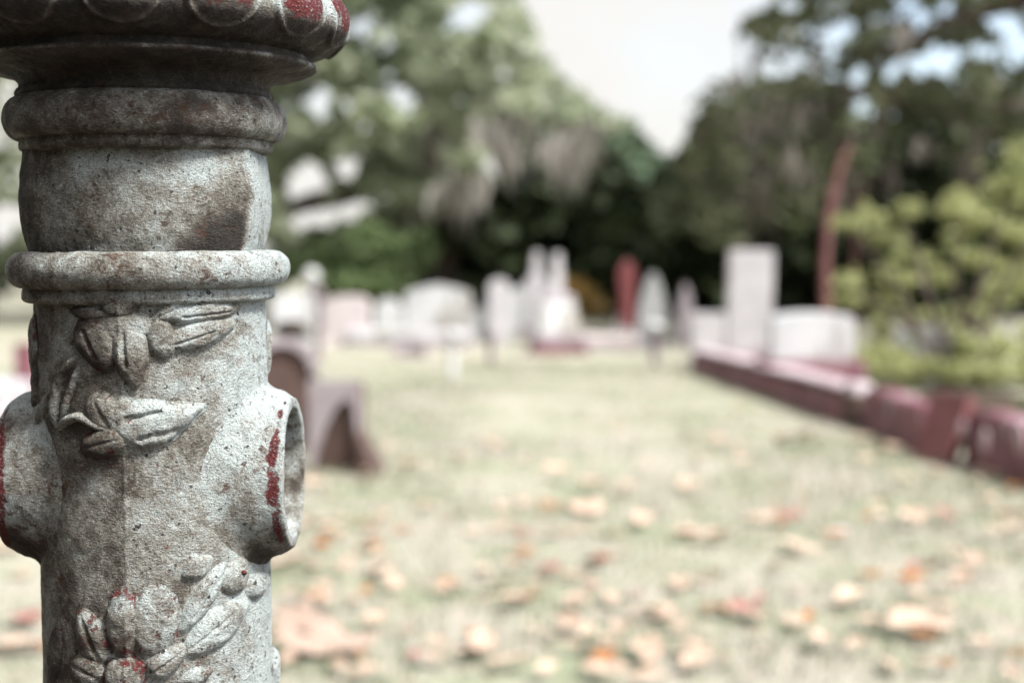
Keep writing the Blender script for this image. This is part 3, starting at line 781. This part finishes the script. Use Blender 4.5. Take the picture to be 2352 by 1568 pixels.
def leaves_at(C, size, flat=.0, elong=1.5):
    """diamond-shaped leaf faces, randomly turned, at centres C"""
    n = len(C)
    s = size*rng.uniform(.6, 1.35, n)
    a = rng.normal(size=(n, 3)); a[:, 2] *= (1-flat); a /= np.linalg.norm(a, axis=1, keepdims=True)
    b = rng.normal(size=(n, 3)); b -= a*np.sum(a*b, 1, keepdims=True); b /= np.linalg.norm(b, axis=1, keepdims=True)
    if flat:                                            # faces lie more level
        b[:, 2] *= (1-flat)
    A = a*(s*elong)[:, None]*.5; B = b*s[:, None]*.5
    V = np.stack([C-A, C-B*.9+A*.15, C+A, C+B*.9+A*.15], 1).reshape(-1, 3)
    return V, np.arange(4*n).reshape(-1, 4)
def blobs_leaves(blobs, per, size, flat=.3):
    """blobs: (x, y, z, rx, ry, rz) in metres; leaves thicker towards each blob's outside"""
    out = []
    for b in blobs:
        n = max(6, int(per*(b[3]*b[5]))); u = rng.normal(size=(n, 3)); u /= np.linalg.norm(u, axis=1, keepdims=True)
        r = rng.random(n)**.45
        out.append(np.array(b[:3])+u*r[:, None]*np.array(b[3:6]))
    C = np.concatenate(out)
    return C[keep_mask(C)]
def px_blobs(lst):
    """(x, y, rx, ry, depth) in picture units -> metric ellipsoids"""
    out = []
    for x, y, rx, ry, d in lst:
        p = P(x, y, d); k = d/F; out.append((p[0], p[1], p[2], rx*k, .8*rx*k, ry*k))
    return out
def region_blobs(n, xr, yr, dr, inside, r=(35, 80), asp=.6):
    out = []
    while len(out) < n:
        x = rng.uniform(*xr); y = rng.uniform(*yr)
        if inside(x, y):
            rr = rng.uniform(*r); out.append((x, y, rr, rr*asp*rng.uniform(.7, 1.3), rng.uniform(*dr)))
    return out
def crown_mesh(name, C, size, mat, parent, origin, flat=.3):
    V, f = leaves_at(C, size, flat)
    return mesh_np(name, V-np.array(origin), f, M[mat], parent)
def tube(pts, rad, n=10, seed=0):
    pts = np.array(pts, float); out = []; rr = []
    res = resample(np.concatenate([pts, np.array(rad)[:, None]], 1), .25)
    p = res[:, :3]; r = np.maximum(res[:, 3], .004)
    t = np.gradient(p, axis=0); t /= np.maximum(np.linalg.norm(t, axis=1, keepdims=True), 1e-9)
    ref = np.array([0, 1., 0]) if abs(t[0][1]) < .8 else np.array([1., 0, 0])
    u = np.cross(t, ref); u /= np.linalg.norm(u, axis=1, keepdims=True); v = np.cross(t, u)
    a = np.linspace(0, 2*math.pi, n, endpoint=False)
    k = 1+.12*vnoise(np.stack([np.cos(a)[None]*1.3+0*r[:, None], np.sin(a)[None]*1.3+0*r[:, None], (np.arange(len(p))*.35)[:, None]+0*a[None]], -1), seed)
    V = p[:, None]+(r[:, None]*k)[..., None]*(np.cos(a)[None, :, None]*u[:, None]+np.sin(a)[None, :, None]*v[:, None])
    return V.reshape(-1, 3), grid_faces(len(p), n)
def tubes_mesh(name, lst, mat, parent, origin):
    Vs, Fs, k = [], [], 0
    for i, (pts, rad) in enumerate(lst):
        V, f = tube(pts, rad, 10, i); Vs.append(V); Fs.append(f+k); k += len(V)
    return mesh_np(name, np.concatenate(Vs)-np.array(origin), np.concatenate(Fs), M[mat], parent, True)
def moss_mesh(anchors, parent, origin, per=16, w=.05, mat='moss'):
    """hanging beards: one part per anchor point (x, y, depth in picture units, length), a bunch of narrow wavy strips"""
    n = 6
    f0 = np.array([(2*i, 2*i+1, 2*i+3, 2*i+2) for i in range(n-1)])
    for (x, y, d, L) in anchors:
        p = P(x, y, d); Vs, Fs, k = [], [], 0
        for j in range(per):
            l = L*d/F*rng.uniform(.45, 1.1)
            o = p+rng.normal(size=3)*np.array([.10, .12, .06])*(.5+L/140)
            ww = w*rng.uniform(.5, 1.3); a = rng.uniform(0, math.pi); sw = rng.normal(size=2)*.05
            t = np.linspace(0, 1, n)
            cx = o[0]+sw[0]*t*l+.03*np.sin(t*7+j); cy = o[1]+sw[1]*t*l; cz = o[2]-t*l
            pr = ww*(1-t*.85)*(.6+.6*np.sin(t*math.pi*.9+.3))
            V = np.stack([np.stack([cx-np.cos(a)*pr, cy-np.sin(a)*pr, cz], -1), np.stack([cx+np.cos(a)*pr, cy+np.sin(a)*pr, cz], -1)], 1).reshape(-1, 3)
            if not keep_mask(V).all(): continue
            Vs.append(V); Fs.append(f0+k); k += len(V)
        if len(Vs) > 7: mesh_np('moss_beard', np.concatenate(Vs)-np.array(origin), np.concatenate(Fs), M[mat], parent)
def lim(x, pts):
    return np.interp(x, [p[0] for p in pts], [p[1] for p in pts])
# --- left live oak
org = G(1035, 728)
t1 = empty('live_oak', tuple(org)); tag(t1, 'large bright sage-green live oak hung with moss filling the upper middle', 'tree', 'trees around the graves')
d0 = (org-CAM)@FW
def in_t1(x, y):
    low = lim(x, [(500, 560), (640, 540), (760, 520), (900, 500), (1000, 450), (1100, 380), (1250, 330), (1400, 330), (1500, 360)])
    hi = lim(x, [(540, -500), (1180, -500), (1200, 0), (1330, 215), (1500, 345)])
    return hi < y < low
bl = region_blobs(470, (500, 1500), (-420, 560), (d0-6, d0+4), in_t1, (34, 84), .5)+region_blobs(90, (600, 1000), (280, 560), (d0-5, d0+3), in_t1, (30, 60), .6)
C = blobs_leaves(px_blobs(bl), 400, .2)
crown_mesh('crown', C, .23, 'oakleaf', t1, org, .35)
tubes_mesh('trunk', [([org-[0, 0, .2], P(1032, 640, d0), P(1020, 540, d0), P(1012, 450, d0), P(1000, 330, d0), P(980, 180, d0), P(940, -60, d0)], [.36, .28, .25, .23, .2, .16, .1])], 'bark', t1, org)
tubes_mesh('limbs', [([P(1012, 450, d0), P(930, 420, d0-.5), P(850, 428, d0-1), P(760, 455, d0-1.4), P(690, 470, d0-1.8), P(600, 510, d0-2.4)], [.26, .24, .21, .18, .14, .09]),
                     ([P(1000, 330, d0), P(1100, 250, d0-.6), P(1220, 250, d0-1), P(1330, 300, d0-1.3)], [.16, .12, .09, .05]),
                     ([P(1008, 400, d0), P(880, 300, d0-1), P(760, 180, d0-1.6), P(640, 110, d0-2)], [.15, .12, .09, .06])], 'bark', t1, org)
moss_mesh([(1120, 290, d0-5.5, 120), (1140, 300, d0-5.6, 130), (1155, 315, d0-5.5, 110), (1165, 330, d0-5.4, 90), (1060, 395, d0-5.4, 110), (1085, 410, d0-5.5, 95), (1290, 320, d0-4, 120), (1275, 335, d0-4.2, 95), (1010, 420, d0-5.4, 80)], t1, org, 18, .06, 'mosspale')
an = [(1055, 400, d0-3, 140), (1310, 350, d0-3, 120)]
for i in range(55):
    x = rng.uniform(630, 1420); y = rng.uniform(120, 430)
    if in_t1(x, y-40): an.append((x, y, rng.uniform(d0-5.5, d0+1), rng.uniform(50, 130)))
moss_mesh(an, t1, org)
# --- darker, cooler tree in the dip of the skyline
org = P(1440, 700, 30.); org[2] = 0
t2 = empty('broadleaf_tree', tuple(org)); tag(t2, 'blue-green tree below the gap of open sky', 'tree', 'trees around the graves')
def in_t2(x, y):
    hi = lim(x, [(1200, 330), (1380, 275), (1440, 280), (1490, 315), (1545, 385), (1600, 420)]); return hi < y < 610
bl = region_blobs(110, (1180, 1620), (260, 610), (26, 32), in_t2, (30, 62), .6)
C = blobs_leaves(px_blobs(bl), 240, .22); crown_mesh('crown', C, .22, 'cool', t2, org)
tubes_mesh('trunk', [([org-[0, 0, .2], P(1436, 600, 30), P(1445, 470, 30), P(1440, 360, 30)], [.2, .17, .13, .05])], 'bark', t2, org)
# --- right-hand live oak, seen from its shaded side
org = P(2560, 740, 22.); org[2] = 0
t3 = empty('live_oak', tuple(org)); tag(t3, 'dark live oak with long brown moss beards filling the upper right', 'tree', 'trees around the graves')
def in_t3(x, y):
    hi = lim(x, [(1540, 390), (1565, 355), (1600, 215), (1680, 130), (1720, 50), (1800, -20), (1830, -400), (2600, -500)])
    low = lim(x, [(1550, 520), (1650, 540), (1800, 520), (1900, 430), (1950, 380), (2100, 330), (2400, 360), (2600, 400)]); return hi < y < low
bl = region_blobs(380, (1540, 2620), (-360, 540), (15.5, 23), in_t3, (34, 84), .5)
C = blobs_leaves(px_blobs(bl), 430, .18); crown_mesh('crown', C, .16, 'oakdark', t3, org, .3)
tubes_mesh('trunk', [([org-[0, 0, .2], P(2555, 600, 22), P(2540, 450, 22), P(2520, 300, 22), P(2480, 120, 22), P(2440, -150, 21)], [.40, .33, .30, .27, .22, .13])], 'bark', t3, org)
tubes_mesh('limbs', [([P(2420, -60, 17), P(2352, -5, 17), P(2250, 20, 17), P(2160, 70, 17), P(2060, 120, 17), P(1960, 130, 17.5), P(1850, 190, 18)], [.17, .15, .13, .11, .09, .06, .03]),
                     ([P(2520, 300, 22), P(2350, 250, 21.5), P(2090, 240, 21), P(1960, 210, 20), P(1800, 250, 19), P(1680, 330, 18.5)], [.2, .17, .13, .10, .07, .04])], 'bark', t3, org)
an = [(1868, 90, 17, 190), (1850, 150, 17, 150), (1880, 60, 17, 190), (1640, 380, 18, 170), (1625, 330, 18, 140), (1720, 290, 18, 140), (1990, 60, 17, 130), (1760, 340, 18, 130)]
for i in range(52):
    x = rng.uniform(1580, 2300); y = rng.uniform(20, 430)
    if in_t3(x, y-30): an.append((x, y, rng.uniform(15.2, 21), rng.uniform(60, 170)))
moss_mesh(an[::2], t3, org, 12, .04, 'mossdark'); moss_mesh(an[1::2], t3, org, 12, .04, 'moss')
# --- tree glimpsed left of the post
org = P(-60, 720, 24.); org[2] = 0
t4 = empty('broadleaf_tree', tuple(org)); tag(t4, 'light green tree glimpsed beyond the left side of the ornate post', 'tree', 'trees around the graves')
bl = region_blobs(260, (-420, 330), (-300, 640), (21, 27), lambda x, y: True, (34, 75), .6)
C = blobs_leaves(px_blobs(bl), 260, .22); crown_mesh('crown', C, .2, 'oakleaf', t4, org)
tubes_mesh('trunk', [([org-[0, 0, .2], P(-50, 560, 24), P(-70, 400, 24), P(-40, 200, 24), P(-60, 0, 24)], [.3, .26, .22, .15, .08])], 'bark', t4, org)
# --- slim reddish trunks behind the white headstone
def sapling(pts, rad, label, bl):
    org = np.array(pts[0]); org[2] = 0
    o = empty('sapling', tuple(org)); tag(o, label, 'tree', 'slim reddish trunks')
    tubes_mesh('trunk', [(pts, rad)], 'redbark', o, org)
    C = blobs_leaves(px_blobs(bl), 300, .15); crown_mesh('crown', C, .14, 'oakdark', o, org)
d = 14.6
q = P(1900, 800, d); q[2] = -.1
sapling([q, P(1897, 700, d), P(1896, 600, d), P(1903, 500, d), P(1922, 410, d), P(1938, 362, d), P(1955, 325, d)], [.054, .051, .048, .045, .038, .03, .016],
        'slim reddish trunk curving up behind the low white headstone', [(2000, 230, 50, 30, d), (1960, 290, 45, 25, d+.3), (2040, 200, 40, 25, d)])
d = 19.5
q = P(1960, 740, d); q[2] = -.1
sapling([q, P(1962, 600, d), P(1970, 480, d), P(1985, 390, d), P(2005, 320, d), P(2034, 250, d), P(2060, 190, d)], [.03, .03, .035, .042, .048, .042, .03],
        'second reddish trunk leaning right in the dark shade', [(2080, 170, 50, 30, d), (2120, 210, 45, 25, d+.3)])

# --- woodland mass behind everything
def in_wood(x, y):
    top = lim(x, [(-400, 560), (560, 560), (900, 545), (1000, 470), (1150, 420), (1300, 380), (1420, 350), (1480, 370), (1545, 420), (1600, 330), (1700, 260), (1900, 200), (2100, 260), (2700, 200)])
    return top < y < 748
bl = region_blobs(430, (950, 2750), (200, 748), (24, 31), in_wood, (45, 90), .8)+region_blobs(90, (-500, 1000), (540, 700), (33, 40), in_wood, (40, 70), .6)
bl += region_blobs(330, (980, 2800), (300, 740), (33, 40), lambda x, y: y > 40+lim(x, [(980, 480), (1150, 430), (1420, 360), (1545, 420), (1600, 360), (1700, 300), (2700, 300)]), (50, 90), .9)
C = blobs_leaves(px_blobs(bl), 150, .3)
V, f = leaves_at(C, .34, .2, 1.3)
bk = []                                              # unseen wood added round behind the camera, left and rear, to block fill light
for i in range(420):
    a = rng.uniform(R(165), R(300)); rr = rng.uniform(9, 15); bk.append((rr*math.sin(a), rr*math.cos(a), rng.uniform(0, 7.5), 1.1, 1.1, .9))
Cb = []
for b in bk:
    u = rng.normal(size=(46, 3)); u /= np.linalg.norm(u, axis=1, keepdims=True); Cb.append(np.array(b[:3])+u*(rng.random(46)**.45)[:, None]*np.array(b[3:]))
V2, f2 = leaves_at(np.concatenate(Cb), .55, .2, 1.3)
f = np.concatenate([f, f2+len(V)]); V = np.concatenate([V, V2])
tag(mesh_np('woodland', V, f, M['wood']), 'dark woodland undergrowth closing the far side of the graveyard', 'woodland', kind='stuff')

# --- shrubs
def shrub(name, mat, label, bl, per, size, group=None, stems=None, flat=.3):
    x = float(np.mean([b[0] for b in bl])); d = float(np.mean([b[4] for b in bl])); org = P(x, 784, d); org[2] = 0
    o = empty(name, tuple(org)); tag(o, label, 'shrub', group)
    C = blobs_leaves(px_blobs(bl), per, size); C = C[C[:, 2] > 0]; crown_mesh('foliage', C, size, mat, o, org, flat)
    if stems: tubes_mesh('stems', stems, 'bark', o, org)
    return o
shrub('round_shrub', 'bush', 'rounded green shrub under the oak left of its trunk', [(850, 560, 85, 58, 20.6), (770, 590, 70, 50, 20.8), (920, 580, 72, 55, 20.8), (850, 640, 120, 45, 20.6), (970, 570, 36, 55, 21), (740, 640, 60, 40, 20.8), (655, 545, 45, 50, 21), (650, 610, 50, 50, 21), (610, 650, 60, 45, 21), (690, 600, 45, 45, 20.9)], 900, .16)
gold = [(1950, 513, 50, 20, 11.3), (1996, 500, 42, 24, 11.4), (2079, 487, 36, 28, 11.5), (2040, 545, 48, 26, 11.6), (2194, 480, 55, 32, 11.2), (2210, 455, 34, 26, 11.3), (2266, 509, 62, 28, 11.4),
        (2310, 437, 56, 46, 11.6), (2335, 370, 40, 46, 11.7), (2400, 420, 70, 60, 11.7), (2330, 540, 64, 26, 11.3), (2200, 545, 42, 20, 11.6), (2100, 588, 60, 24, 11.3), (2061, 638, 60, 20, 11.2), (1950, 646, 42, 22, 11.1),
        (1946, 689, 42, 20, 11.0), (2047, 685, 50, 17, 11.2), (2140, 635, 60, 30, 11.4), (2248, 595, 60, 26, 11.3), (2147, 725, 70, 20, 11.0), (2200, 728, 40, 20, 10.9), (2284, 675, 46, 46, 11.1), (2330, 655, 44, 46, 11.2),
        (2252, 732, 40, 34, 10.9), (2025, 755, 26, 44, 10.9), (2216, 800, 36, 46, 10.7), (2299, 800, 50, 40, 10.7), (2010, 808, 44, 30, 10.8), (1935, 806, 36, 14, 10.9), (2120, 842, 60, 26, 10.7), (2200, 850, 70, 28, 10.6), (2300, 850, 70, 30, 10.5), (2400, 820, 80, 60, 10.8), (2420, 640, 80, 80, 11.4), (2420, 540, 80, 60, 11.6), (2070, 820, 40, 30, 10.9)]
gold = [(x, y, rx*.96, ry*.88, d+.6) for x, y, rx, ry, d in gold]
gold += [(x+rx*rng.uniform(-1.15, 1.15), y+ry*rng.uniform(-1.5, .6), rx*rng.uniform(.12, .34), ry*rng.uniform(.2, .5), d+rng.uniform(-.2, .5)) for x, y, rx, ry, d in gold for k in range(4)]
st = []
for bx, by in ((1960, 520), (2080, 500), (2200, 490), (2310, 450), (1955, 650), (2100, 600), (2260, 600), (2400, 500)):
    st.append(([P(2190+(bx-2190)*.1, 880, 11.3)*[1, 1, 0], P(2190+(bx-2190)*.3, 780, 11.4), P(2190+(bx-2190)*.6, (by+780)/2, 11.4), P(bx, by+12, 11.35)], [.03, .028, .02, .008]))
shrub('yellow_shrub', 'gold', 'tall loose yellow-green shrub in tiers at the right edge', gold+[(x, y, 60, 36, 11.3) for x, y in ((1990, 840), (2080, 855), (2240, 862), (2390, 872))], 9000, .055, stems=st, flat=.4)
shrub('low_plant', 'bush', 'dark green tuft behind the nearest kerb', [(2335, 958, 40, 26, 7.6), (2380, 940, 50, 36, 7.7)], 5000, .04)
shrub('dry_shrub', 'ochre', 'ochre dried shrub between the spired monument and red pillar', [(1345, 680, 45, 40, 19.5), (1300, 650, 34, 22, 19.5), (1390, 705, 34, 26, 19.4), (1330, 720, 40, 22, 19.5)], 420, .14)
shrub('dry_shrub', 'ochre', 'small tan dried shrub behind the pinkish headstone', [(770, 660, 45, 26, 22), (800, 680, 30, 24, 22)], 340, .16)
shrub('sprig_shrub', 'bush', 'small green sprig left of the tall slab', [(1640, 665, 22, 20, 18.5), (1655, 690, 18, 16, 18.5)], 500, .1)

# ------------------------------------------------------------------ fallen leaves
def fl_mat(name, a, b, c):
    t = NT(name); v = t.coords(); n = t.noise(14, 4, .6, v); m = t.noise(60, 3, .6, v)
    col = t.mix(t.ramp(n, [(.4, 0.), (.6, 1.)]), a, b); col = t.mix(t.ramp(m, [(.6, 0.), (.7, .8)]), col, c)
    return t.finish(col, .6, t.bump(m, .003), .35)
LM = {'P': fl_mat('pale_pink_leaf', (.53, .405, .32), (.48, .345, .26), (.32, .20, .15)), 'O': fl_mat('orange_brown_leaf', (.42, .16, .03), (.34, .11, .02), (.16, .05, .02)),
      'D': fl_mat('dark_red_leaf', (.20, .050, .030), (.27, .07, .03), (.09, .03, .02)), 'R': fl_mat('rose_leaf', (.40, .18, .165), (.34, .14, .125), (.3, .11, .09)),
      'Y': fl_mat('cream_leaf', (.57, .47, .37), (.52, .41, .31), (.45, .30, .18)), 'W': fl_mat('white_leaf', (.56, .51, .49), (.52, .46, .45), (.4, .33, .31)), 'B': fl_mat('olive_brown_leaf', (.27, .20, .11), (.21, .15, .08), (.13, .09, .05))}
def leaf_mesh(key, variant):
    """a curled dry leaf one metre long: blade with a midrib fold, and a short stalk"""
    r = random.Random(variant*13+5); n, m = 15, 9
    fold = r.uniform(.05, .35); curl = r.uniform(-.15, .42); wid = r.uniform(.22, .36); tw = r.uniform(-.5, .5); V = []
    for i in range(n):
        u = i/(n-1); w = wid*math.sin(math.pi*u**.85)**.8*(1.0 if variant % 3 else 1+.10*math.sin(u*26))+.004
        for j in range(m):
            s = (j/(m-1)*2-1); x = u-.5; y = s*w
            z = fold*abs(s)**1.3*w*2+curl*(u-.45)**2+.03*math.sin(u*9+s*3+variant)+.18*s*w*tw*(u-.5)*4
            V.append((x, y, z))
    V = np.array(V); V[:, 2] -= V[:, 2].min()
    F_ = grid_faces(n, m, False)
    # stalk
    st = [(-.5-.16*k/3, .012*math.sin(k), V[4, 2]+.012*k) for k in range(4)]
    sv, sf = tube(st, [.012, .010, .008, .007], 5)
    V2 = np.concatenate([V, sv]); 
    me_o = mesh_np('fallen_leaf', V2, np.concatenate([F_, sf+len(V)]), LM[key], None, True)
    me = me_o.data; bpy.data.objects.remove(me_o)
    return me
LEAVES = {k: [leaf_mesh(k, v) for v in range(5)] for k in LM}
DESC = {'P': 'pale pink-tan dry leaf curled on the lawn', 'O': 'orange-brown dry leaf lying on the lawn', 'D': 'dark reddish-brown dry leaf lying on the lawn', 'R': 'rose-coloured dry leaf lying on the lawn',
        'Y': 'cream-coloured dry leaf lying on the lawn', 'W': 'small whitish dry leaf lying on the lawn', 'B': 'small olive-brown dry leaf lying on the lawn'}
GRP = {'P': 'pale pink fallen leaves', 'O': 'orange-brown fallen leaves', 'D': 'dark red fallen leaves', 'R': 'rose fallen leaves', 'Y': 'cream fallen leaves', 'W': 'whitish fallen leaves', 'B': 'olive-brown fallen leaves'}
def put_leaf(x, y, wpx, key, label=None, rz=None, tilt=.25):
    g = G(x, y); d = (g-CAM)@FW; L = wpx*d/F
    o = link(bpy.data.objects.new('fallen_leaf', random.choice(LEAVES[key])))
    o.scale = (L, L, L); o.location = (g[0], g[1], .012)
    o.rotation_euler = (random.uniform(-tilt, tilt), random.uniform(-tilt, tilt)*.6, random.uniform(0, 2*math.pi) if rz is None else rz)
    o.location.z += .25*L*abs(math.sin(o.rotation_euler.y))+.12*L*abs(math.sin(o.rotation_euler.x))
    tag(o, label or DESC[key], 'fallen leaf', GRP[key])
    return o
LIST = [(200, 405, 80, 'O', 'orange leaf low beside the post, left one of two'), (320, 440, 105, 'O', 'bright orange-brown leaf right of the open pipe socket'), (165, 565, 80, 'P'), (350, 515, 120, 'P'), (400, 560, 80, 'P'), (310, 575, 50, 'O'),
 (710, 560, 115, 'P'), (880, 515, 95, 'R'), (960, 530, 85, 'P'), (1010, 560, 60, 'R'), (1025, 490, 95, 'D', 'dark red curled leaf near the centre of the lawn'), (1070, 600, 85, 'P'), (1140, 580, 60, 'R'), (1325, 545, 115, 'P'),
 (1000, 325, 150, 'P', 'largest pale leaf in the cluster at mid lawn'), (960, 385, 85, 'P'), (1050, 390, 85, 'Y'), (800, 395, 75, 'D'), (740, 370, 75, 'P'), (880, 400, 75, 'P'), (1170, 360, 85, 'P'), (1400, 410, 110, 'P'), (1300, 400, 95, 'P'),
 (1310, 235, 85, 'Y'), (1010, 240, 85, 'P'), (1130, 250, 95, 'P'), (900, 200, 80, 'P'), (735, 315, 65, 'P'), (500, 310, 75, 'P'), (860, 350, 50, 'O'), (345, 295, 40, 'B'), (150, 240, 80, 'P'), (300, 235, 60, 'P'), (160, 355, 85, 'P'),
 (240, 350, 80, 'P'), (1540, 345, 120, 'P'), (1600, 345, 65, 'D'), (1580, 310, 50, 'O'), (1640, 340, 60, 'R'), (1780, 395, 65, 'W'), (1640, 440, 115, 'P'), (1700, 450, 60, 'Y'), (1870, 535, 75, 'O'), (2065, 505, 55, 'D'), (2000, 500, 75, 'R'),
 (1820, 600, 115, 'Y'), (1780, 620, 80, 'P'), (2085, 620, 95, 'P'), (1900, 680, 125, 'P'), (2000, 690, 150, 'P', 'big pale pink leaf at lower right with orange end'), (2040, 715, 80, 'O'), (1470, 640, 120, 'R'), (1530, 600, 70, 'R'),
 (1290, 690, 95, 'P'), (1190, 765, 115, 'P'), (1060, 790, 115, 'O', 'orange leaf propped on a pale one at the bottom edge'), (1050, 828, 150, 'P'), (670, 745, 170, 'P', 'long flat pale leaf at the bottom left of the lawn'), (460, 775, 65, 'R', 'small bright red leaf near the bottom edge'),
 (1920, 290, 50, 'B'), (1800, 245, 75, 'B'), (1970, 220, 55, 'Y'), (2240, 290, 85, 'P'), (2330, 255, 65, 'O'), (2260, 385, 65, 'Y'), (2250, 210, 75, 'P'), (1400, 105, 85, 'P'), (1640, 100, 115, 'P'), (1850, 95, 65, 'P'), (720, 120, 65, 'P'),
 (590, 50, 45, 'P'), (1090, 65, 45, 'P'), (380, 130, 55, 'P'), (450, 185, 85, 'P'), (600, 165, 65, 'P'), (1920, 140, 95, 'P'), (2110, 340, 130, 'R'), (2010, 350, 110, 'P'), (1620, 660, 60, 'P'), (1960, 60, 60, 'P'), (2320, 380, 70, 'P'),
 (640, 390, 60, 'P'), (950, 690, 70, 'P'), (1240, 640, 90, 'P'), (2200, 470, 60, 'P'), (60, 495, 110, 'P'), (540, 570, 60, 'P'), (2320, 340, 90, 'O'), (1330, 750, 110, 'P'), (270, 610, 60, 'P'), (1180, 845, 100, 'P')]
for it in LIST:
    zx, zy, w, k = it[:4]
    put_leaf(611.5+zx*.74, 940.8+zy*.74, w*.74*1.15, k, it[4] if len(it) > 4 else None)
for x, y, w, k in ((60, 1440, 100, 'R'), (40, 1500, 110, 'P'), (100, 1497, 50, 'O'), (10, 1275, 70, 'P'), (50, 1330, 60, 'P')): put_leaf(x, y, w*1.1, k)
n_ = 0
while n_ < 190:
    x = random.uniform(640, 2500); y = 790+770*random.random()**.85
    g = G(x, y)
    if g[0] > 1.55+(13.3-g[1])*.095: continue
    d = (g-CAM)@FW
    put_leaf(x, y, random.uniform(.065, .13)*F/d*.8, random.choice('PPPPPPPYYYYBOO')); n_ += 1
# the big lobed leaf at the lower left
LOBED = fl_mat('tan_pink_leaf', (.40, .305, .25), (.34, .245, .195), (.22, .14, .10))
def lobed_leaf(x, y, wpx, label, upright):
    g = G(x, y); d = (g-CAM)@FW; L = wpx*d/F
    n = 120; th = np.linspace(0, 2*math.pi, n, endpoint=False)
    r = .32+.20*np.abs(np.cos(2.5*th))**1.4+.02*np.cos(17*th)
    rings = []
    for k in range(7):
        q = k/6; rr = r*q+1e-4
        X = rr*np.cos(th); Y = rr*np.sin(th)*.85; Z = .16*(X*X)*np.sign(X)+.30*Y*Y+.03*np.sin(X*14)*q
        rings.append(np.stack([X, Y, Z], -1))
    V = np.array(rings).reshape(-1, 3); V[:, 2] -= V[:, 2].min()
    o = mesh_np('lobed_leaf', V, grid_faces(7, n), LOBED, None, True)
    o.scale = (L, L, L); o.location = (g[0], g[1], .015 if not upright else L*.30); o.rotation_euler = upright or (.1, .06, .4)
    tag(o, label, 'fallen leaf')
    return o
lobed_leaf(745, 1493, 240, 'large lobed pale pink leaf lying flat at the foot of the post', None)
lobed_leaf(690, 1462, 120, 'lobed pale leaf standing up behind the large flat one', (R(62), 0, .35))

# ------------------------------------------------------------------ light, sky, camera
w = bpy.data.worlds.new('World'); SC.world = w; w.use_nodes = True
nt = w.node_tree; nt.nodes.clear()
SUN_EL, SUN_AZ = R(54), R(125)        # azimuth clockwise from +Y: right of the camera and a little behind it
sky = nt.nodes.new('ShaderNodeTexSky'); sky.sky_type = 'NISHITA'; sky.sun_disc = False; sky.sun_elevation = SUN_EL; sky.sun_rotation = SUN_AZ
sky.air_density = 1.0; sky.dust_density = 3.0
tc = nt.nodes.new('ShaderNodeTexCoord'); nz = nt.nodes.new('ShaderNodeTexNoise'); nz.inputs['Scale'].default_value = 3.2; nz.inputs['Detail'].default_value = 4
nt.links.new(tc.outputs['Generated'], nz.inputs['Vector'])
rp = nt.nodes.new('ShaderNodeValToRGB'); rp.color_ramp.elements[0].position = .30; rp.color_ramp.elements[0].color = (.40,)*3+(1,); rp.color_ramp.elements[1].position = .52; rp.color_ramp.elements[1].color = (1, 1, 1, 1)
nt.links.new(nz.outputs['Fac'], rp.inputs['Fac'])
mx = nt.nodes.new('ShaderNodeMix'); mx.data_type = 'RGBA'; mx.inputs['B'].default_value = (2.55, 2.48, 2.36, 1)
sx = nt.nodes.new('ShaderNodeSeparateXYZ'); nt.links.new(tc.outputs['Generated'], sx.inputs[0])
ad = nt.nodes.new('ShaderNodeMath'); ad.operation = 'MULTIPLY_ADD'; ad.inputs[1].default_value = .12; nt.links.new(nz.outputs['Fac'], ad.inputs[0]); nt.links.new(sx.outputs['X'], ad.inputs[2])
r2 = nt.nodes.new('ShaderNodeValToRGB'); r2.color_ramp.elements[0].position = .20; r2.color_ramp.elements[0].color = (1, 1, 1, 1); r2.color_ramp.elements[1].position = .30; r2.color_ramp.elements[1].color = (.30,)*3+(1,)
nt.links.new(ad.outputs[0], r2.inputs['Fac'])          # the cloud thins out to pale blue towards the right
mm = nt.nodes.new('ShaderNodeMath'); mm.operation = 'MULTIPLY'; nt.links.new(rp.outputs['Color'], mm.inputs[0]); nt.links.new(r2.outputs['Color'], mm.inputs[1])
nt.links.new(mm.outputs[0], mx.inputs['Factor']); nt.links.new(sky.outputs['Color'], mx.inputs['A'])
bg = nt.nodes.new('ShaderNodeBackground'); bg.inputs['Strength'].default_value = .10
nt.links.new(mx.outputs['Result'], bg.inputs['Color'])
wo = nt.nodes.new('ShaderNodeOutputWorld'); nt.links.new(bg.outputs[0], wo.inputs[0])
sl = bpy.data.lights.new('sun', 'SUN'); sl.energy = 2.1; sl.angle = R(11); sl.color = (1, .98, .94)
so = link(bpy.data.objects.new('sun', sl))
to_sun = Vector((math.sin(SUN_AZ)*math.cos(SUN_EL), math.cos(SUN_AZ)*math.cos(SUN_EL), math.sin(SUN_EL)))
so.rotation_euler = to_sun.to_track_quat('Z', 'Y').to_euler(); so.location = (4, -4, 8)

cd = bpy.data.cameras.new('camera'); cam = link(bpy.data.objects.new('camera', cd)); SC.camera = cam
cam.location = tuple(CAM); cam.rotation_euler = (math.pi/2-PITCH, 0, 0)
cd.sensor_width = 36; cd.lens = 50; cd.clip_start = .02; cd.clip_end = 2000
cd.dof.use_dof = True; cd.dof.focus_distance = .695; cd.dof.aperture_fstop = 5.0

SC.view_settings.view_transform = 'Standard'; SC.view_settings.look = 'None'; SC.view_settings.exposure = 1.92; SC.view_settings.gamma = 1
SC.render.engine = 'CYCLES'
SC.cycles.use_denoising = True
SC.cycles.max_bounces = 8; SC.cycles.transparent_max_bounces = 8
